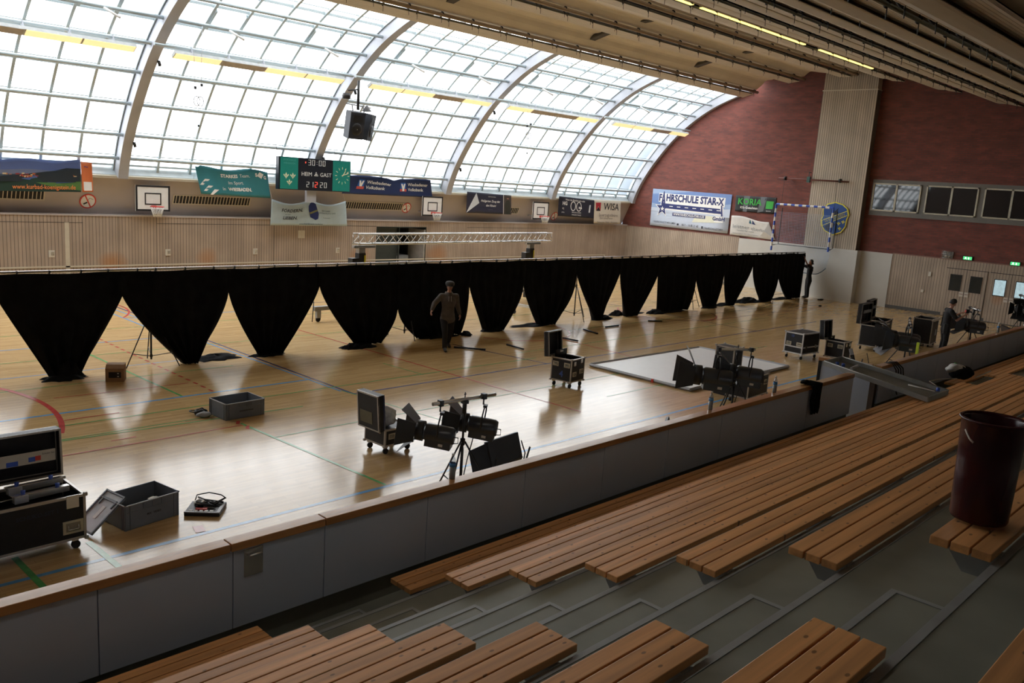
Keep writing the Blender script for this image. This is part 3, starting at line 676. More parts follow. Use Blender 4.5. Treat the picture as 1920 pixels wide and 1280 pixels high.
# loose black tubes on the floor
for (a, b, lb) in (((14.9,16.5),(15.45,15.85),'black tube on the floor right of the walking person, two pieces joined'), ((16.5,16.1),(16.45,15.4),'black tube on the floor below the sixth drape'),
                   ((20.6,16.75),(20.45,16.05),'black tube on the floor below the bare tripod'), ((21.65,16.7),(22.35,16.7),'black tube on the floor, rightmost of the loose tubes'), ((18.8,16.1),(18.85,15.5),'black tube on the floor behind the raised lid of the case numbered 4')):
    prop(MB().tube([(a[0],a[1],.028),(b[0],b[1],.028)], .024, 8).build('loose_tube', BLACKM), lb, 'tube', 'loose black tubes')
prop(MB().tube([(24.3,16.9,.02),(24.7,16.6,.02)], .02, 8).build('loose_tube', BLACKM), 'short black tube on the floor near the right drapes', 'tube', 'loose black tubes')
# ================================================================== TRUSS ON TWO LIFTS
tx0, ty0, tx1, ty1 = 15.15, 21.5, 24.9, 22.35
L = math.hypot(tx1-tx0, ty1-ty0); TR = math.atan2(ty1-ty0, tx1-tx0)
t = thing('lighting_truss', 'silver aluminium lattice truss spanning the two dark lifts', 'truss', (tx0, ty0, 2.29), TR)
for yy, zz in ((-.13,0),(.13,0),(-.13,.30),(.13,.30)):
    MB().tube([(0,yy,zz),(L,yy,zz)], .026, 8).build('chord', CHROME, t)
m = MB(); n = 32
for i in range(n):
    a, b = L*i/n, L*(i+1)/n; z0, z1 = (0,.30) if i % 2 == 0 else (.30,0)
    for yy in (-.13,.13): m.tube([(a,yy,z0),(b,yy,z1)], .011, 5)
    m.tube([(a,-.13,0 if i%2==0 else 0),(b,.13,0)], .008, 4); m.tube([(a,-.13,.30),(b,.13,.30)], .008, 4)
for x in (.02, L*.33, L*.66, L-.02):
    for yy in (-.13,.13): m.tube([(x,yy,0),(x,yy,.3)], .012, 5)
m.build('lattice', CHROME, t, kind='stuff')
GREYL = mat('grey_lift_paint', (0.30,0.30,0.28), 0.5)
def lift(x, y, label):
    t = thing('truss_lift', label, 'lift', (x, y, 0), TR, 'truss lifts behind the drapes')
    MB().box(-.13, .13, -.10, .10, .12, 2.02).build('mast', BLACKM, t, bevel=.01)
    MB().box(.07,.12,-.12,-.10,1.62,1.95).build('warning_label', YELLOW, t)
    MB().cbox((-.28,-.02,1.72), (.26,.22,.30)).build('winch_box', BLACKM, t, bevel=.01)
    MB().box(-.3, .55, -.06, .06, 2.17, 2.25).box(-.12,.12,-.08,.08,2.0,2.2).build('carrier_bar', CHROME, t)
    MB().box(-1.7, .9, -.05, .05, .34, .46).box(-1.62, -1.48, -.05, .05, .12, .36).box(.7,.84,-.05,.05,.12,.36).box(-.05,.05,-.9,.9,.30,.38).build('base_frame', GREYL, t)
    MB().tube([(-1.72,0,.62),(-1.76,0,.02)], .015, 6).build('outrigger', BLACKM, t); MB().tube([(.9,.02,.6),(.95,.02,.02)], .015, 6).build('outrigger', BLACKM, t)
    for xx in (-1.55, .77):
        m = MB(); m.tube([(xx,-.02,.08),(xx,.02,.08)], .08, 14); m.build('caster', RUBBER, t)
    return t
lift(15.35, 21.5, 'dark truss lift with grey wheeled base at the left end of the truss')
lift(23.75, 22.25, 'dark truss lift holding the right end of the truss')
t = thing('equipment_cart', 'silver frame trolley glimpsed between the sixth and seventh drapes', 'trolley', (20.9, 19.75, 0), R(100))
MB().box(-.55,.35,-.06,.06,.28,.36).box(-.55,-.47,-.06,.06,.36,.95).box(-.55,.0,-.05,.05,.88,.95).box(.3,.38,-.05,.05,.12,.3).build('cart_frame', CHROME, t)
for xx in (.34,-.5): MB().tube([(xx,-.02,.07),(xx,.02,.07)], .07, 14).build('caster', RUBBER, t)
prop(MB().box(22.9, 24.1, YF+.75, YF+2.6, 0, .92).build('gym_mat_stack', mat('pale_blue_mat', (0.32,0.36,0.40), 0.6), bevel=.03), 'pale stack of gym mats inside the dark store opening', 'mat stack')

# ================================================================== PRINTED BANNERS, SIGNS AND BOARDS
def colour(name, rgb, rough=0.6, **k):
    return MATS.get(name) or mat(name, srgb(*rgb), rough, var=k.pop('var', .03), **k)
def text_geo(s, size, bold=0.0, align='CENTER', spacing=1.0, sx=1.0, shear=0.0):
    cu = bpy.data.curves.new('lettering', 'FONT'); cu.body = s; cu.size = size; cu.align_x = align; cu.align_y = 'CENTER'
    cu.offset = bold; cu.space_character = spacing; cu.resolution_u = 2; cu.shear = shear
    o = bpy.data.objects.new('lettering', cu); COL.objects.link(o)
    dg = bpy.context.evaluated_depsgraph_get(); dg.update()
    me = bpy.data.meshes.new_from_object(o.evaluated_get(dg))
    vs = [(v.co.x*sx, v.co.y) for v in me.vertices]; fs = [tuple(p.vertices) for p in me.polygons]
    bpy.data.objects.remove(o); bpy.data.curves.remove(cu); bpy.data.meshes.remove(me)
    return vs, fs
class Banner:
    """sheet stretched between four corners (tl, tr, br, bl), prints follow its waves"""
    def __init__(s, tl, tr, br, bl, nrm, wave=.0, wfreq=3.0, ph=0.0, top=None, vwave=0.0):
        s.c = [Vector(p) for p in (tl, tr, br, bl)]; s.n = Vector(nrm).normalized(); s.wave = wave; s.fr = wfreq; s.ph = ph; s.top = top; s.vw = vwave
        s.W = (s.c[1]-s.c[0]).length; s.H = (s.c[3]-s.c[0]).length
    def P(s, u, v, d=0.0):
        tl, tr, br, bl = s.c
        p = (tl*(1-u)+tr*u)*v + (bl*(1-u)+br*u)*(1-v)
        w_ = s.wave*(math.sin(s.fr*2*math.pi*u + s.ph + v*1.2) + .4*math.sin(s.fr*5.1*u + 2*s.ph - 2*v))
        if s.top: p = p + Vector((0,0,s.top(u)*(v)))
        if s.vw: p = p + Vector((0,0,s.vw*math.sin(u*math.pi*5+s.ph)*(1-v)))
        return p + s.n*(w_ + d)
    def sheet(s, name, m, label, cat, group='sponsor banners'):
        n1 = 48 if s.wave else 6
        mb = MB().grid(lambda u, v: s.P(u, v), n1, 10)
        s.o = mb.build(name, m, solid=.006, fix=False)
        prop(s.o, label, cat, group)
        if abs(s.n.y) > .5: s.cords()
        return s.o
    def cords(s):
        m = MB()
        for u in (.01, .99):
            p = s.P(u, .97); m.tube([p, (p.x, 29.22, 3.79)], .006, 4)
        m.build('tie_cord', Wt, s.o)
    def text(s, txt, u, v, size, m, bold=0.0, align='CENTER', sx=1.0, spacing=1.0, d=.014, rot=0, name='lettering', shear=0.0):
        vs, fs = text_geo(txt, size, bold, align, spacing, sx, shear)
        cr_, sr_ = math.cos(R(rot)), math.sin(R(rot))
        out = [s.P(u + (x*cr_-y*sr_)/s.W, v + (x*sr_+y*cr_)/s.H, d) for x, y in vs]
        return MB().add([tuple(p) for p in out], fs).build(name, m, s.o, fix=False)
    def patch(s, poly, m, d=.008, name='print', n=1, raw=False):
        """poly in (u,v); long shapes are cut into columns so they follow the waves"""
        if len(poly) == 4 and not raw:
            (a,b,c,e) = poly; k = max(1, int(abs(b[0]-a[0])*24))
            mb = MB().grid(lambda p, q: s.P((a[0]*(1-p)+b[0]*p)*(1-q)+(e[0]*(1-p)+c[0]*p)*q, (a[1]*(1-p)+b[1]*p)*(1-q)+(e[1]*(1-p)+c[1]*p)*q, d), k, 3)
        else:
            mb = MB().add([tuple(s.P(u, v, d)) for u, v in poly], [tuple(range(len(poly)))])
        return mb.build(name, m, s.o, fix=False)
    def rect(s, u0, v0, u1, v1, m, d=.008, name='print'): return s.patch([(u0,v0),(u1,v0),(u1,v1),(u0,v1)], m, d, name)
Wt = colour('print_white', (236,236,232)); Bk = colour('print_black', (22,22,26)); NS = (0,-1,0)
yB = 29.02
# 1 landscape banner at the far left
b = Banner((6.4,yB,4.11),(9.86,yB,4.22),(9.86,yB,3.24),(6.4,yB,3.16), NS, .02, 2.0, .4, top=lambda u: .03*math.sin(u*14))
b.sheet('banner', colour('print_dusk_blue', (88,108,165)), 'long landscape photo banner with web address, far left of the window wall', 'banner')
b.rect(0,.40,1,.68, colour('print_horizon', (110,120,150)), .008); random.seed(3)
b.patch([(0,.56),(.36,.54),(.60,.57),(.78,.68),(.88,.76),(1,.72),(1,.30),(0,.30)], colour('print_dark_hill', (30,42,52)), .010)
b.rect(0,0,1,.44, colour('print_dark_green', (26,56,48)), .012)
b.patch([(.05,.42),(.22,.48),(.42,.46),(.40,.36),(.2,.30)], colour('print_bright_green', (70,130,60)), .015)
b.patch([(.4,.48),(.62,.50),(.8,.36),(.95,.30),(.78,.27),(.55,.36)], colour('print_lake', (72,96,150)), .016)
b.patch([(.62,.28),(1,.33),(1,.05),(.8,.12)], colour('print_grass', (80,120,60)), .017)
for k in range(60):
    u = random.uniform(.36,.96); v = random.uniform(.42,.54)
    b.rect(u, v, u+random.uniform(.01,.035), v+random.uniform(.02,.05), colour(('print_red_dots','print_light_dots','print_orange_dots')[k%3], ((150,50,50),(210,190,150),(190,110,60))[k%3]), .018, 'town_light')
b.text('www.kurbad-koenigstein.de', .695, .14, .19, colour('print_orange_text', (225,135,75)), .002, sx=.84, d=.03)
b = Banner((9.87,yB,4.20),(10.22,yB,4.17),(10.25,yB,3.26),(9.90,yB,3.25), NS, .03, .6, 1.0)
b.sheet('banner', colour('print_orange', (214,116,66)), 'narrow orange banner strip with a small white square, beside the landscape banner', 'banner')
b.rect(.12,.04,.9,.34, Wt, .01); b.text('~', .45, .85, .25, colour('print_violet', (90,70,140)), .002)
# 2 teal banner
TEAL = colour('print_teal', (50,128,140))
b = Banner((13.62,yB,4.27),(16.42,yB,4.24),(16.55,yB,3.27),(13.85,yB,3.33), NS, .03, 2.3, .2, top=lambda u: .05*math.sin(u*9+1) if u > .05 else 0)
b.sheet('banner', TEAL, 'teal banner with white slogan text and brush strokes, left of the scoreboard', 'banner')
b.text('STARKES', .44, .75, .165, Wt, .006); b.text('Team.', .66, .75, .165, Wt, 0)
b.text('Im Sport.', .52, .50, .165, Wt, 0)
b.text('In', .345, .25, .165, Wt, 0); b.text('WIESBADEN.', .57, .25, .165, Wt, .006)
for k, (u, v) in enumerate(((.01,.34),(.04,.12),(.12,.0))): b.patch([(u,v),(u+.08,v+.20),(u+.15,v+.20),(u+.04,v-.0)], Wt, .012)
b.patch([(.83,.78),(.87,.93),(.93,.88),(.89,.70)], Wt, .012); b.text('S', .82, .80, .16, Wt, .008); b.text('G', .945, .76, .16, Wt, .008)
# 3 scoreboard
t = thing('scoreboard', 'large scoreboard with two score rows, turquoise side fields and a clock', 'scoreboard', (16.44, 28.25, 3.64))
BD = colour('scoreboard_black', (30,34,44), .35); TQ = colour('scoreboard_turquoise', (20,135,125), .45)
SW, SH = 3.14, 1.19
MB().box(0, SW, 0, .22, 0, SH).build('housing', BD, t, bevel=.01)
MB().box(.06, .80, -.01, 0, .03, SH-.02).build('side_field', TQ, t); MB().box(2.32, SW-.03, -.01, 0, .03, SH-.02).build('side_field', TQ, t)
def sb(txt, x, z, size, m, bold=0, sx=1.0, spacing=1.0, shear=0):
    vs, fs = text_geo(txt, size, bold, 'CENTER', spacing, sx, shear)
    MB().add([(x+a, -.014, z+b_) for a, b_ in vs], fs).build('lettering', m, t, fix=False)
LED = mat('lit_digit_white', (0.5,0.5,0.48), 0.4, emit=(0.75,0.75,0.7), es=.12); LEDR = mat('lit_digit_red', (0.6,0.05,0.04), 0.4, emit=(0.9,0.08,0.05), es=.7)
SEG = {'0':'abcdef','1':'bc','2':'abged','3':'abgcd'}
def digit(ch, x, z, h, m):
    w_ = h*.55; th = h*.11; mb = MB()
    S = {'a':(0,w_,h-th,h),'d':(0,w_,0,th),'g':(0,w_,h/2-th/2,h/2+th/2),'f':(0,th,h/2,h),'e':(0,th,0,h/2),'b':(w_-th,w_,h/2,h),'c':(w_-th,w_,0,h/2)}
    for s_ in SEG[ch]: a = S[s_]; mb.box(x+a[0]+.012, x+a[1]-.012 if a[1]-a[0] > .05 else x+a[1]+.006, -.016, -.002, z+a[2]+.004, z+a[3]-.004)
    mb.build('digit', m, t)
for ch, x in (('3',1.22),('0',1.39),('0',1.68),('0',1.85)): digit(ch, x, .93, .21, LED)
MB().box(1.60,1.615,-.015,0,.98,1.0).box(1.60,1.615,-.015,0,1.06,1.08).build('colon', LED, t); MB().box(1.10,1.13,-.015,0,1.0,1.06).build('red_lamp', LEDR, t)
for ch, x, m_ in (('2',1.16,LED),('1',1.34,LED),('2',1.52,LEDR),('2',1.75,LED),('0',1.93,LED)): digit(ch, x, .12, .21, m_)
sb('HEIM', 1.17, .60, .21, LED, .0, .98); sb('GAST', 2.0, .60, .21, LED, .0, .98)
MB().box(1.50,1.66,-.014,0,.55,.58).box(1.53,1.63,-.014,0,.60,.63).box(1.56,1.60,-.014,0,.65,.69).build('house_mark', LED, t)
sb('SPORTHALLE', .43, 1.08, .09, colour('faded_turquoise_text', (90,175,165)), 0); sb('WIESBADEN', .43, .96, .09, MATS['faded_turquoise_text'], 0)
def lily(m, cx, cz, s_):
    m.prism([(cx,cz+s_),(cx-.28*s_,cz+.35*s_),(cx,cz-.1*s_),(cx+.28*s_,cz+.35*s_)], -.014, -.004, 'y')
    for q in (-1,1): m.prism([(cx+q*.15*s_,cz),(cx+q*.75*s_,cz+.55*s_),(cx+q*.85*s_,cz+.15*s_),(cx+q*.4*s_,cz-.1*s_)], -.014, -.004, 'y')
    m.prism([(cx-.5*s_,cz-.15*s_),(cx+.5*s_,cz-.15*s_),(cx+.5*s_,cz-.3*s_),(cx-.5*s_,cz-.3*s_)], -.014, -.004, 'y')
    m.prism([(cx-.2*s_,cz-.3*s_),(cx+.2*s_,cz-.3*s_),(cx,cz-.85*s_)], -.014, -.004, 'y')
m = MB(); lily(m, .30, .50, .13); lily(m, .58, .50, .13); lily(m, .44, .26, .13); m.build('lily_mark', colour('pale_print', (225,225,190)), t)
m = MB()
for k in range(12):
    a = R(30*k); c0, s0 = math.cos(a), math.sin(a); cx, cz = 2.75, .62
    m.add([(cx+c0*.24-s0*.012,-.014,cz+s0*.24+c0*.012),(cx+c0*.24+s0*.012,-.014,cz+s0*.24-c0*.012),(cx+c0*.33+s0*.012,-.014,cz+s0*.33-c0*.012),(cx+c0*.33-s0*.012,-.014,cz+s0*.33+c0*.012)], [(0,1,2,3)])
m.build('clock_dial', MATS['pale_print'], t, fix=False)
MB().prism([(2.74,.60),(2.77,.60),(2.90,.80),(2.88,.81)], -.02, -.014, 'y').prism([(2.72,.61),(2.73,.64),(3.03,.74),(3.03,.71)], -.022, -.014, 'y').build('clock_hands', MATS['pale_print'], t)
MB().tube([(.05,.15,SH),(.02,.5,SH+1.0)], .008, 4).tube([(SW-.6,.15,SH),(SW-.6,.4,SH+.8)], .006, 4).build('hanging_wire', BLACKM, t)
MB().box(1.3, 1.7, .15, .3, -.45, .0).build('bracket', STEEL, t)
# 4 pale banner below the scoreboard
PALE = colour('print_pale_blue_white', (168,186,192))
b = Banner((16.55,28.95,3.24),(19.88,28.95,3.27),(19.95,28.95,2.27),(16.50,28.95,2.27), NS, .03, 2.2, .9, top=lambda u: -.16*abs(math.sin(u*math.pi*2.0))**1.2*1.0)
b.sheet('banner', PALE, 'pale wavy banner with a dark blue club shield, hanging below the scoreboard', 'banner')
INK = colour('print_ink', (45,50,60))
b.text('FÖRDERN.', .27, .66, .19, INK, .004, shear=.2); b.text('LIEBEN.', .25, .33, .19, INK, .004, shear=.2); b.text('und zum', .22, .50, .07, INK)
b.patch([(.50,.88),(.53,.95),(.58,.92),(.62,.52),(.61,.30),(.57,.24),(.50,.34),(.48,.60),(.48,.78)], colour('shield_navy', (24,42,100)), .014)
b.patch([(.49,.52),(.60,.70),(.61,.64),(.495,.45)], colour('shield_gold', (120,120,80)), .018, raw=True)
b.text('SEI DABEI', .72, .68, .09, INK); b.text('UNTERSTÜTZ UNS', .73, .57, .09, INK)
b.text('Förderverein', .73, .36, .06, INK); b.text('www.foerderverein-handball.de', .52, .07, .08, INK, .001)
# 5 dark blue bank banner, two logos
NAVY = colour('print_bank_navy', (26,46,92))
b = Banner((20.05,yB,4.30),(24.30,yB,4.30),(24.50,yB,3.56),(19.70,yB,3.56), NS, .05, 1.5, 2.2, top=lambda u: -.07*math.exp(-((u-.52)/.05)**2)+.03*math.sin(u*9))
b.sheet('banner', NAVY, 'dark blue banner printed twice with a bank name, right of the scoreboard', 'banner')
LOB = colour('logo_blue', (40,95,170)); LOR = colour('logo_red', (190,80,70))
for u in (.175, .64):
    b.rect(u-.035, .28, u+.035, .78, LOB, .010); b.rect(u-.04, .28, u+.04, .42, LOR, .013)
    b.patch([(u-.028,.72),(u-.010,.72),(u,.56),(u+.010,.72),(u+.028,.72),(u+.012,.42),(u+.012,.30),(u-.012,.30),(u-.012,.42)], Wt, .016)
    b.text('Wiesbadener', u+.06, .66, .20, Wt, .003, 'LEFT'); b.text('Volksbank', u+.06, .38, .20, Wt, .003, 'LEFT')
# 6 dark banner with white arrow and portrait
DKV = colour('print_dark_violet', (40,42,62))
b = Banner((26.5,yB,3.90),(29.38,yB,3.82),(29.46,yB,2.92),(26.5,yB,2.94), NS)
b.sheet('banner', DKV, 'dark violet banner with a white corner and a standing figure at its right', 'banner')
b.patch([(0,0),(.20,.98),(.27,.50)], colour('print_light_grey', (205,210,215)), .012)
b.text('Heilgarten Zeug der', .52, .62, .15, Wt, .002, shear=.2); b.text('den Rhein!', .53, .40, .15, Wt, .002, shear=.2); b.text('· · · · · · · · ·', .52, .20, .07, Wt); b.text('GASTHAUS RHEIN', .55, .84, .06, Wt)
b.rect(.81,0,.82,1, Wt, .012); b.rect(.83,0,.99,.97, colour('print_brown_photo', (70,62,58)), .012)
b.patch([(.86,0),(.85,.5),(.88,.72),(.95,.74),(.98,.5),(.97,0)], colour('print_figure_green', (44,46,38)), .015); b.patch(circle(.915,.82,.03,10), colour('print_skin', (170,125,105)), .016)
# 7 optician banner
b = Banner((32.85,yB,3.92),(35.70,yB,3.80),(35.78,yB,2.83),(32.85,yB,2.92), NS)
b.sheet('banner', colour('print_black_navy', (26,28,44)), 'black banner with large white spectacles, right part of the window wall', 'banner')
b.text('Wenn das Blickfeld sich trübt', .45, .86, .13, Wt, .001); b.text('HG', .17, .66, .26, Wt, .006)
for u in (.40, .56):
    b.patch([(u+.075*math.cos(R(a)), .56+.25*math.sin(R(a))) for a in range(0,360,20)], Wt, .010); b.patch([(u+.058*math.cos(R(a)), .56+.21*math.sin(R(a))) for a in range(0,360,20)], MATS['print_black_navy'], .013)
b.text('Blitz', .60, .50, .15, Wt, .004); b.text('BRILLEN & LINSEN', .5, .24, .09, Wt); b.text('MAINZER STRASSE', .5, .11, .09, Wt); b.text('K|', .13, .40, .14, Wt); b.text('OPTIK', .13, .2, .08, Wt)
b.patch([(.84,.3),(.86,.7),(.90,.72),(.88,.3)], MATS['print_light_grey'], .012)
# 8 cream WISA banner
b = Banner((35.74,yB,3.80),(38.05,yB,3.78),(38.15,yB,2.56),(35.80,yB,2.57), NS, .012, 1.5)
b.sheet('banner', colour('print_cream', (205,196,178)), 'cream banner with large black letters and red mark, nearest the room corner', 'banner')
b.patch([(.04,.90),(.24,.92),(.22,.55),(.14,.75),(.06,.55)], colour('print_crimson', (165,35,45)), .010); b.patch([(.06,.55),(.14,.72),(.22,.55)], Bk, .012)
b.text('WISA', .62, .74, .52, Bk, .006, sx=1.05, shear=.12); b.text('Sauerzugjobbüro', .52, .38, .24, colour('print_grey_text', (110,105,105)), 0); b.text('Zeit- Lohnarbeiten', .45, .24, .15, MATS['print_grey_text']); b.text('Rufnummer - Mainz - Wiesbaden', .5, .06, .13, MATS['print_grey_text'])
# ---- end wall prints (face -x, read along -y)
NX = (-1,0,0); xb_ = XE-.06
b = Banner((xb_,27.75,4.62),(xb_,22.84,4.57),(xb_,22.86,2.58),(xb_,27.75,2.62), NX)
b.sheet('billboard', colour('print_sky_white', (196,206,222)), 'large white and blue driving school billboard on the brick wall', 'billboard')
b.rect(.0,.40,1,1, colour('print_soft_blue', (150,172,205)), .008); b.patch([(0,.62),(.3,.52),(1,.75),(1,1),(.55,1),(0,.86)], colour('print_sky_blue', (110,138,190)), .010); b.patch([(0,.40),(1,.40),(1,.62),(.5,.52),(0,.50)], MATS['print_sky_white'], .012); b.patch([(.55,.2),(.9,.25),(.8,.5),(.6,.42)], colour('print_pale_yellow', (222,222,200)), .011)
DBL = colour('print_deep_blue', (38,48,105))
def star(cu, cv, ru, rv, m, d):
    P = []
    for k in range(10):
        rr = 1 if k % 2 == 0 else .40; a = R(90+36*k); P.append((cu+ru*rr*math.cos(a), cv+rv*rr*math.sin(a)))
    vs = [tuple(b.P(cu, cv, d))] + [tuple(b.P(u, v, d)) for u, v in P]
    MB().add(vs, [(0, i+1, (i+1) % 10 + 1) for i in range(10)]).build('star', m, b.o, fix=False)
b.rect(.09,.66,.93,.90, Wt, .013); b.patch([(.12,.46),(.92,.44),(.92,.62),(.90,.70),(.12,.66)], Wt, .0135)
b.rect(.82,.26,.93,.42, Wt, .0135); star(.15,.50,.105,.27,Wt,.014)
b.patch([(.14,.50),(.90,.48),(.88,.61),(.14,.63)], DBL, .015); star(.15,.50,.085,.22,DBL,.016); star(.15,.48,.03,.07,Wt,.018)
for k in range(7): b.rect(.24+.10*k,.553,.285+.10*k,.572, Wt, .018, 'road_dash')
b.patch([(.885,.70),(.90,.70),(.92,.42),(.90,.42)], DBL, .018, raw=True)
b.text('F', .112, .77, .50, DBL, .020, sx=.83, d=.018); b.text('HRSCHULE STAR-X', .188, .78, .50, DBL, .020, 'LEFT', sx=.83, d=.018)
b.patch([(.128,.60),(.15,.95),(.160,.95),(.148,.60)], DBL, .019, raw=True); b.patch([(.150,.95),(.160,.95),(.185,.60),(.165,.60)], DBL, .0195, raw=True); b.patch([(.142,.68),(.172,.68),(.169,.73),(.146,.73)], DBL, .020, raw=True)
b.rect(.29,.315,.71,.405, DBL, .014); b.text('WWW.FAHRSCHULE-STAR-X.DE', .50, .36, .185, Wt, .004, sx=.72, d=.018)
b.text('GmbH', .875, .345, .27, DBL, .010, d=.018); b.text('/ FAHRSCHULE.STARX.GMBH', .19, .115, .145, INK, .001, sx=.8); b.text('0611 - 16 85 21 60', .53, .10, .17, INK, .002, sx=.8); b.rect(.36,.075,.385,.125, INK, .014); b.rect(.675,.055,.695,.12, INK, .014); b.text('/ FAHRSCHULESTARX', .82, .075, .15, INK, .001, sx=.8)
b = Banner((xb_,22.60,4.55),(xb_,20.38,4.55),(xb_,20.42,3.77),(xb_,22.58,3.76), NX, .025, 2.5, .5)
b.sheet('banner', colour('print_charcoal', (32,36,38)), 'black banner with bright green letters, right of the billboard', 'banner')
GRN = colour('print_neon_green', (60,175,70)); GY = colour('print_mid_grey', (95,100,105))
b.patch([(.20,.0),(.30,0),(.36,1),(.20,1)], GY, .006, raw=False); b.patch([(.58,.0),(.72,.1),(.78,1),(.62,1)], GY, .006, raw=False)
b.text('KORIA', .36, .62, .44, GRN, .008, sx=1.0, d=.02); b.text('Kfz-Gutachten', .36, .26, .17, Wt, .002, d=.02); b.rect(.78,.28,.95,.76, GRN, .014); b.text('koria.de', .86, .14, .08, Wt, d=.02)
b = Banner((xb_,22.72,3.52),(xb_,20.65,3.36),(xb_,20.15,2.50),(xb_,22.70,2.54), NX, .04, 1.3, .5, top=lambda u: .05*math.sin(u*6))
b.sheet('banner', colour('print_paper_white', (205,202,196)), 'crumpled white banner with a folded corner, below the black and green banner', 'banner')
b.text('leistner eberlin', .45, .46, .27, colour('print_soft_grey', (135,140,140)), 0); b.patch([(.45,.72),(.50,.95),(.52,.72)], colour('print_petrol', (20,90,110)), .014); b.patch([(.53,.72),(.57,.95),(.63,.72)], colour('print_night_blue', (40,50,95)), .014); b.text('Wirtschaftsprüfer Steuerberater', .35, .12, .09, MATS['print_soft_grey']); b.text('kanzlei für recht', .35, .28, .12, MATS['print_soft_grey'])
MB().add([tuple(b.P(.98,.92,.02)), tuple(b.P(.70,.12,.16)), tuple(b.P(1.0,.05,.05)), tuple(b.P(.86,.45,.22))], [(0,3,2),(3,1,2)]).build('folded_corner', MATS['print_paper_white'], b.o, solid=.005, fix=False)
# club crest on the column
xc = XE-.52
t = thing('club_crest', 'blue and yellow club crest on the slatted column behind the goal', 'crest', (xc, 17.12, 3.78), rot=(0, 0, R(-90)))
SHP = [(-.62,.42),(-.42,.66),(-.05,.76),(.30,.68),(.55,.50),(.66,.22),(.58,.0),(.56,-.35),(.38,-.62),(.0,-.78),(-.42,-.60),(-.62,-.35),(-.66,-.1),(-.58,.1)]
# local x -> world -y after the -90 degree turn, faces -x
MB().prism(SHP, .0, .03, 'y').build('yellow_border', YELLOW, t)
MB().prism([(x*.93, z*.93) for x, z in SHP], -.006, .0, 'y').build('blue_field', colour('crest_blue', (36,80,150)), t)
MB().prism([(-.61,-.12),(.56,.40),(.60,.18),(-.56,-.38)], -.012, -.006, 'y').build('diagonal_band', YELLOW, t)
MB().prism([(-.58,-.14),(.545,.36),(.575,.20),(-.54,-.34)], -.016, -.012, 'y').build('band_field', MATS['crest_blue'], t)
MB().prism([(-.2,.02),(-.18,.45),(0,.35),(.12,.5),(.05,.12)], -.010, -.006, 'y').prism([(-.45,-.42),(-.1,-.72),(.05,-.25),(-.1,-.14)], -.010, -.006, 'y').build('dark_emblem', colour('crest_navy', (18,28,60)), t)
vs, fs = text_geo('WIESBADEN', .17, .004, sx=1.05); a = R(24)
MB().add([(x*math.cos(a)-y_*math.sin(a)+.01, -.018, x*math.sin(a)+y_*math.cos(a)+.02) for x, y_ in vs], fs).build('lettering', colour('crest_text', (150,150,70)), t, fix=False)
m = MB(); lily(m, .22, -.22, .10); lily(m, .42, -.14, .10); lily(m, .30, -.45, .10); m.build('lily_mark', YELLOW, t)
# ---- small things on the far wall
TIL = R(23.4)
def slant_y(z): return 29.78 - (z-2.52)*.4409 - .02
def vent(xa, xb, lab):
    z = 3.09; L = xb-xa
    t = thing('air_vent', lab, 'vent', (xa, slant_y(z), z), rot=(TIL, 0, 0), group='air vents in the plaster band')
    MB().box(0, L, -.02, .0, -.18, -.15).box(0, L, -.02, 0, .15, .18).box(0, .04, -.02, 0, -.15, .15).box(L-.04, L, -.02, 0, -.15, .15).build('vent_frame', CREAMTRIM, t)
    MB().box(.03, L-.03, -.004, .01, -.15, .15).build('dark_duct', DARKROOF, t)
    m = MB(); n = int(L/.115)
    for k in range(1, n): m.box(L*k/n-.012, L*k/n+.012, -.016, .0, -.15, .15)
    m.build('vent_slat', CREAMTRIM, t)
vent(5.9, 8.95, 'cream slatted air vent under the landscape banner'); vent(13.05, 16.0, 'cream slatted air vent between backboard and scoreboard'); vent(20.18, 23.2, 'cream slatted air vent below the dark blue banner'); vent(28.0, 30.45, 'cream slatted air vent half hidden by the dark violet banner')
def nosmoke(x, z, lab, r=.26):
    t = thing('no_smoking_sign', lab, 'sign', (x, slant_y(z)-.02, z), rot=(TIL, 0, 0), group='round no smoking signs')
    MB().prism(circle(0,0,r,32), -.0, .012, 'y').build('sign_disc', RED, t)
    MB().prism(circle(0,0,r*.84,32), -.004, .0, 'y').build('white_field', WHITE, t)
    MB().prism([(-.10,.24),(-.13,.21),(.10,-.24),(.13,-.21)], -.008, -.004, 'y').build('red_bar', RED, t)
    MB().cbox((-.07,-.006,-.07), (.13,.003,.05), Matrix.Rotation(R(-30),3,'Y')).build('cigarette', BLACK, t)
    m = MB(); m.tube([(.0,-.006,.03),(.04,-.006,.12),(.10,-.006,.10),(.16,-.006,.06)], .006, 4); m.build('smoke_curl', BLACK, t)
nosmoke(10.25, 2.93, 'round no smoking sign left of the first backboard'); nosmoke(23.42, 3.05, 'round no smoking sign between vent and second backboard', .24); nosmoke(33.25, 2.86, 'round no smoking sign half hidden below the spectacles banner', .24)
